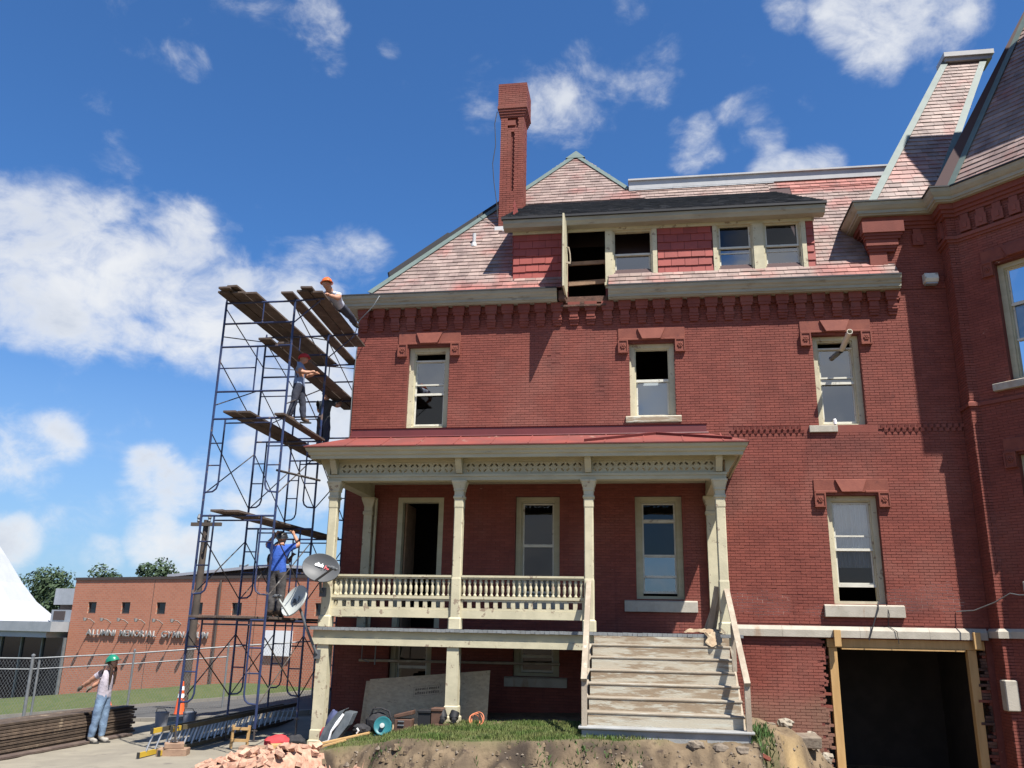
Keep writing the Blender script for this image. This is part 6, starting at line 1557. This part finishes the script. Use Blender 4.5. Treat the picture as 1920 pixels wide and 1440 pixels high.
# crates
for i, (x0, x1, lab) in enumerate(((-4.36, -4.12, 'black plastic crate right of the brown toolbox'), (-4.10, -3.90, 'dark brown crate against the black crate'))):
    z0 = gz((x0 + x1) / 2, -2.75); t = thing('crate', ((x0 + x1) / 2, -2.75, z0), lab, 'crate', 'crates in front of the chipboard sheet'); mm_ = 'crate_black' if i == 0 else 'tool_brown'
    b = MB(); b.box(x0, x1, -2.88, -2.86, z0, z0 + .24); b.box(x0, x1, -2.64, -2.62, z0, z0 + .24); b.box(x0, x0 + .02, -2.859, -2.641, z0, z0 + .24); b.box(x1 - .02, x1, -2.859, -2.641, z0, z0 + .24); b.box(x0 + .021, x1 - .021, -2.859, -2.641, z0, z0 + .02); b.build('tub', mm_, t)
    MB().box(x0 - .012, x1 + .012, -2.90, -2.60, z0 + .243, z0 + .30).build('lid', mm_, t, bevel=.01)
# boots
bt_ = thing('boots', (-3.78, -2.85, gz(-3.78, -2.85)), 'pair of black boots standing before the middle porch post', 'boots')
for dx in (-.12, .10):
    z0 = gz(-3.78 + dx, -2.9) + .05
    m = MB(); x = -3.78 + dx
    m.tube([(x + dx * .25, -2.76, z0 + .19), (x, -2.79, z0 + .10), (x + .01, -2.82, z0 + .055)], [.085, .095, .085], 10); m.tube([(x + .01, -2.76, z0 + .045), (x + .03, -2.92, z0 + .05), (x + .05, -3.02, z0 + .035)], [.05, .055, .035], 10)
    m.build('boot', 'crate_black', bt_, smooth=True)
tag(MB().beam((-4.0, -2.98, gz(-4, -2.98) + .02), (-3.5, -2.9, gz(-3.5, -2.9) + .02), .10, .03).build('hand_saw', 'tool_brown'), 'brown tool lying under the black boots', 'tool')
cc = MB(); c = Vector((-3.28, -2.75, gz(-3.28, -2.75)))
for k in range(3):
    a = k * 1.1; axs = Vector((math.cos(a) * .5, -.8, .3)).normalized(); b = axs.orthogonal().normalized(); d = axs.cross(b); r = .11 + .012 * k
    cc.tube([c + Vector((.03 * k, 0, r * .75)) + (b * math.cos(t) + d * math.sin(t)) * r for t in [2 * math.pi * q / 20 for q in range(21)]], .009, 6, caps=False)
tag(cc.build('coiled_cord', 'cord_orange', smooth=True), 'loosely coiled orange cord on the lawn right of the boots', 'cord')

# satellite dishes
def dish(center, face, rx, ry, mat, label, armdir, mast, roll=0):
    c = Vector(center); n = Vector(face).normalized(); s = n.cross(Vector((0, 0, 1))).normalized(); u = s.cross(n).normalized()
    cr_, sr_ = math.cos(roll), math.sin(roll); s, u = s * cr_ + u * sr_, u * cr_ - s * sr_
    t = thing('satellite_dish', tuple(Vector(mast[-1])), label, 'satellite dish', 'satellite dishes on the porch corner')
    rows = []; N_ = 28
    for i in range(8):
        q = i / 7; rows.append([c + (s * math.cos(a) * rx + u * math.sin(a) * ry) * q - n * (.085 * (1 - q * q)) for a in [2 * math.pi * k / N_ for k in range(N_ + 1)]])
    rows.append([c + (s * math.cos(a) * rx * 1.025 + u * math.sin(a) * ry * 1.025) - n * .004 for a in [2 * math.pi * k / N_ for k in range(N_ + 1)]])
    rows.append([c + (s * math.cos(a) * rx * 1.02 + u * math.sin(a) * ry * 1.02) - n * .03 for a in [2 * math.pi * k / N_ for k in range(N_ + 1)]])
    rows.append([c + (s * math.cos(a) * rx * .5 + u * math.sin(a) * ry * .5) - n * .085 for a in [2 * math.pi * k / N_ for k in range(N_ + 1)]])
    rows.append([c - n * .10] * (N_ + 1))
    rf_ = MB().grid(rows).build('reflector', mat, t, smooth=True)
    a0 = c - u * ry * .98 - n * .03; a1 = c + n * .42 - u * ry * .35 + s * armdir
    MB().beam(a0, a1, .03, .045, up=tuple(s)).build('feed_arm', 'dish_dark' if mat == 'dish_grey' else 'dish_light', t)
    fd = (c - a1).normalized(); m = MB(); m.lathe([(.02, -.06), (.035, -.05), (.035, .02), (.05, .05), (.04, .055)], a1, axis=fd, n=10); m.lathe([(.015, -.04), (.025, -.03), (.025, .02), (.035, .04)], a1 + s * .075, axis=fd, n=8); m.lathe([(.015, -.04), (.025, -.03), (.025, .02), (.035, .04)], a1 - s * .075, axis=fd, n=8); m.build('receiver', 'dish_dark', t, smooth=True)
    MB().tube([c - n * .09, *mast], .028, 8).build('mast', 'dish_dark', t, smooth=True)
    bk = c - n * .10; MB().prism([bk - s * .09 - u * .09, bk + s * .09 - u * .09, bk + s * .09 + u * .09, bk - s * .09 + u * .09], -n * .05).build('bracket', 'dish_dark', t)
    pl = Vector(mast[-1]); MB().box(pl.x - .07, pl.x + .07, pl.y - .012, pl.y + .012, pl.z - .09, pl.z + .09).build('foot_plate', 'dish_dark', t)
    return t, rf_, c, n, s, u
t, rf1, c, n, s, u = dish((-6.55, -2.85, 2.88), (.22, -.92, .36), .385, .30, 'dish_grey', 'grey satellite dish with white and red lettering on the porch corner column', -.34, [(-6.62, -2.66, 2.70), (-6.62, -2.60, 2.45), (-6.6, -2.515, 2.40)], roll=.30)
def logo(me_, c, s, u, n, dx, dz_, mat, par):
    s2, u2_ = -s, u
    s2 = s if s.x > 0 else -s
    M_ = Matrix(((s2.x, u2_.x, n.x, 0), (s2.y, u2_.y, n.y, 0), (s2.z, u2_.z, n.z, 0), (0, 0, 0, 1)))
    me_.transform(Matrix.Translation(c + s2 * dx + u2_ * dz_ - n * .058) @ M_); me_.materials.clear(); me_.materials.append(MATS[mat])
    o = bpy.data.objects.new('logo', me_); col.objects.link(o); o.parent = par
logo(text_mesh('dish', .115, .004, offset=.004, shear=.2), c, s, u, n, -.17, .03, 'white_flat', rf1)
logo(text_mesh('HD', .10, .004, offset=.004), c, s, u, n, .05, .02, 'logo_red', rf1)
t, rf2, c, n, s, u = dish((-7.12, -2.75, 2.22), (-.52, -.76, .40), .36, .33, 'dish_light', 'pale satellite dish with a dark swoosh mark hung from the lower porch post', -.02, [(-6.95, -2.72, 2.0), (-6.88, -2.68, 1.80), (-6.62, -2.60, 1.22), (-6.60, -2.565, 1.18)], roll=-.15)
sw = MB(); s2 = s if s.x > 0 else -s
def lp_(a, b): return c + s2 * a + u * b - n * .052
sw.prism([lp_(-.09, -.04), lp_(-.02, -.07), lp_(.0, .0), lp_(-.03, .07), lp_(-.09, .08)], n * .004)
for k in range(8):
    a0, a1 = -.9 + k * .22, -.9 + (k + 1) * .22; w0 = .012 + .014 * math.sin(math.pi * k / 8)
    sw.prism([lp_(-.03 + .11 * math.cos(a0), .02 + .12 * math.sin(a0)), lp_(-.03 + (.11 + w0) * math.cos(a0), .02 + (.12 + w0) * math.sin(a0)), lp_(-.03 + (.11 + w0) * math.cos(a1), .02 + (.12 + w0) * math.sin(a1)), lp_(-.03 + .11 * math.cos(a1), .02 + .12 * math.sin(a1))], n * .004)
sw.build('logo', 'logo_dark', rf2)

# timber shoring in the broken opening
sg = thing('timber_shoring', (5.4, -.1, -2.0), 'new timber posts and header propping the dark opening in the brick wall', 'timber frame')
for x, m_ in ((3.94, 'new_lumber'), (6.73, 'new_lumber')):
    MB().box(x - .085, x + .085, .03, .20, -1.95, 1.50).build('post', m_, sg, bevel=.006)
MB().box(3.83, 6.99, .02, .22, 1.503, 1.695).build('header', 'new_lumber', sg, bevel=.006)
MB().box(4.12, 6.60, .0, .18, 1.465, 1.50).build('shim', 'new_lumber', sg)
for x in (4.02, 6.80): MB().box(x - .07, x + .07, -.17, -.092, 1.52, 1.86).build('cleat', 'new_lumber', sg, bevel=.005)
# broken masonry right of the opening
def rock(cx, cy, z, rx, ry, rz, seed, mat, name, label, cat, group=None, rough=.35):
    m = blob(cx, cy, z, rx, ry, rz, seed, rough, 7); o = m.build(name, mat); return tag(o, label, cat, group)
rock(2.72, -.95, H(2.72, -.95) - .06, .16, .13, .11, 5, 'rock_pale', 'rubble_stone', 'pale stone at the foot of the broken brick edge', 'stone')
rock(3.28, -.55, H(3.28, -.55) - .03, .15, .14, .13, 6, 'rock_pale', 'rubble_stone', 'white crusted mortar lump under the broken brick edge', 'stone')
rock(3.5, -.75, H(3.5, -.75) - .05, .13, .12, .09, 8, 'rock_pale', 'rubble_stone', 'small pale stone nearest the timber post', 'stone')
M_ = Matrix.Translation((3.05, -1.15, H(3.05, -1.15) + .02)) @ Matrix.Rotation(.25, 4, 'Z') @ Matrix.Rotation(.12, 4, 'X')
tag(MB(M_).prism([(-.26, -.2, -.05), (.24, -.22, -.05), (.28, .16, -.05), (-.22, .2, -.05)], (0, 0, .22)).build('foundation_block', 'rock', bevel=.02), 'brown squared foundation stone lying on the earth below the broken wall', 'stone')
M_ = Matrix.Translation((1.86, -4.42, H(1.86, -4.42) + .06)) @ Matrix.Rotation(.9, 4, 'Z') @ Matrix.Rotation(.35, 4, 'Y')
tag(MB(M_).box(-.11, .11, -.05, .05, -.032, .032).build('loose_brick', 'terracotta', bevel=.004), 'single red brick lying at the right foot of the steps', 'brick')
for i, (x, y, rx, lab) in enumerate(((.75, -4.72, .15, 'grey footing stone under the left of the bottom step'), (1.15, -4.72, .14, 'grey footing stone under the middle of the bottom step'), (1.48, -4.74, .13, 'grey footing stone under the right end of the bottom step'))):
    rock(x, y, H(x, y) - .14, rx, .12, .085, 20 + i, 'rock', 'footing_stone', lab, 'stone', 'footing stones under the bottom step', .25)
for i, (x, y) in enumerate(((3.42, -.35), (3.55, -.55), (3.3, -.8), (3.62, -.95), (2.95, -.7), (3.75, -.6), (2.6, -.55), (2.4, -1.3))):
    rot = Matrix.Rotation(rg.uniform(0, 6.28), 3, 'Z') @ Matrix.Rotation(rg.uniform(-.5, .5), 3, 'X') @ Matrix.Rotation(rg.uniform(-.4, .4), 3, 'Y')
    bb_ = MB().box(-.5, .5, -.5, .5, -.5, .5); o = bb_.build('broken_brick', 'rock' if i % 3 else 'terracotta', loc=(0, 0, 0)); o.matrix_basis = Matrix.Translation((x, y, H(x, y) + .035)) @ rot.to_4x4() @ Matrix.Diagonal((rg.uniform(.10, .2), .1, .07, 1))
    tag(o, 'dusty broken brick on the earth below the broken wall edge', 'brick', 'broken bricks below the wall edge')
tag(MB().box(7.05, 7.30, -.62, -.36, .36, .95).build('concrete_block', 'stone', bevel=.02), 'pale concrete block set in the tower corner above the rubble', 'block')
# cables
tag(MB().tube([(4.93, -.06, 2.44), (4.90, -.16, 2.3), (4.80, -.14, 2.05), (4.66, -.13, 1.66)], .014, 6).build('cable', 'black_edge', smooth=True), 'black cable drooping from the lower right window to the timber header', 'cable')
tag(MB().tube([(5.1, -.06, 2.4), (5.12, -.13, 2.2), (5.10, -.02, 1.96), (5.24, -.12, 1.85), (5.26, -.11, 1.6)], .008, 6).build('cable', 'black_edge', smooth=True), 'thin dark wire hanging right of the black cable', 'cable')
tag(MB().tube([(6.5, -.03, 2.28), (6.75, -.35, 2.30), (7.0, -.8, 2.45), (7.22, -1.05, 2.62), (7.3, -1.25, 2.58), (8.2, -2.2, 2.55)], .012, 6).build('cable', 'galv', smooth=True), 'pale wire strung across the foot of the tower', 'cable')
tag(MB().tube([(-6.35, -.12, 9.97), (-6.5, -.43, 9.8), (-6.62, -.5, 9.5), (-7.0, -.35, 9.2), (-7.16, -.15, 8.95), (-7.12, -.05, 8.6), (-7.17, -.04, 7.5), (-7.16, -.04, 6.2)], .012, 6).build('cable', 'galv', smooth=True), 'pale cable running from the eave down the left corner of the house', 'cable')
# cellar floor rubble
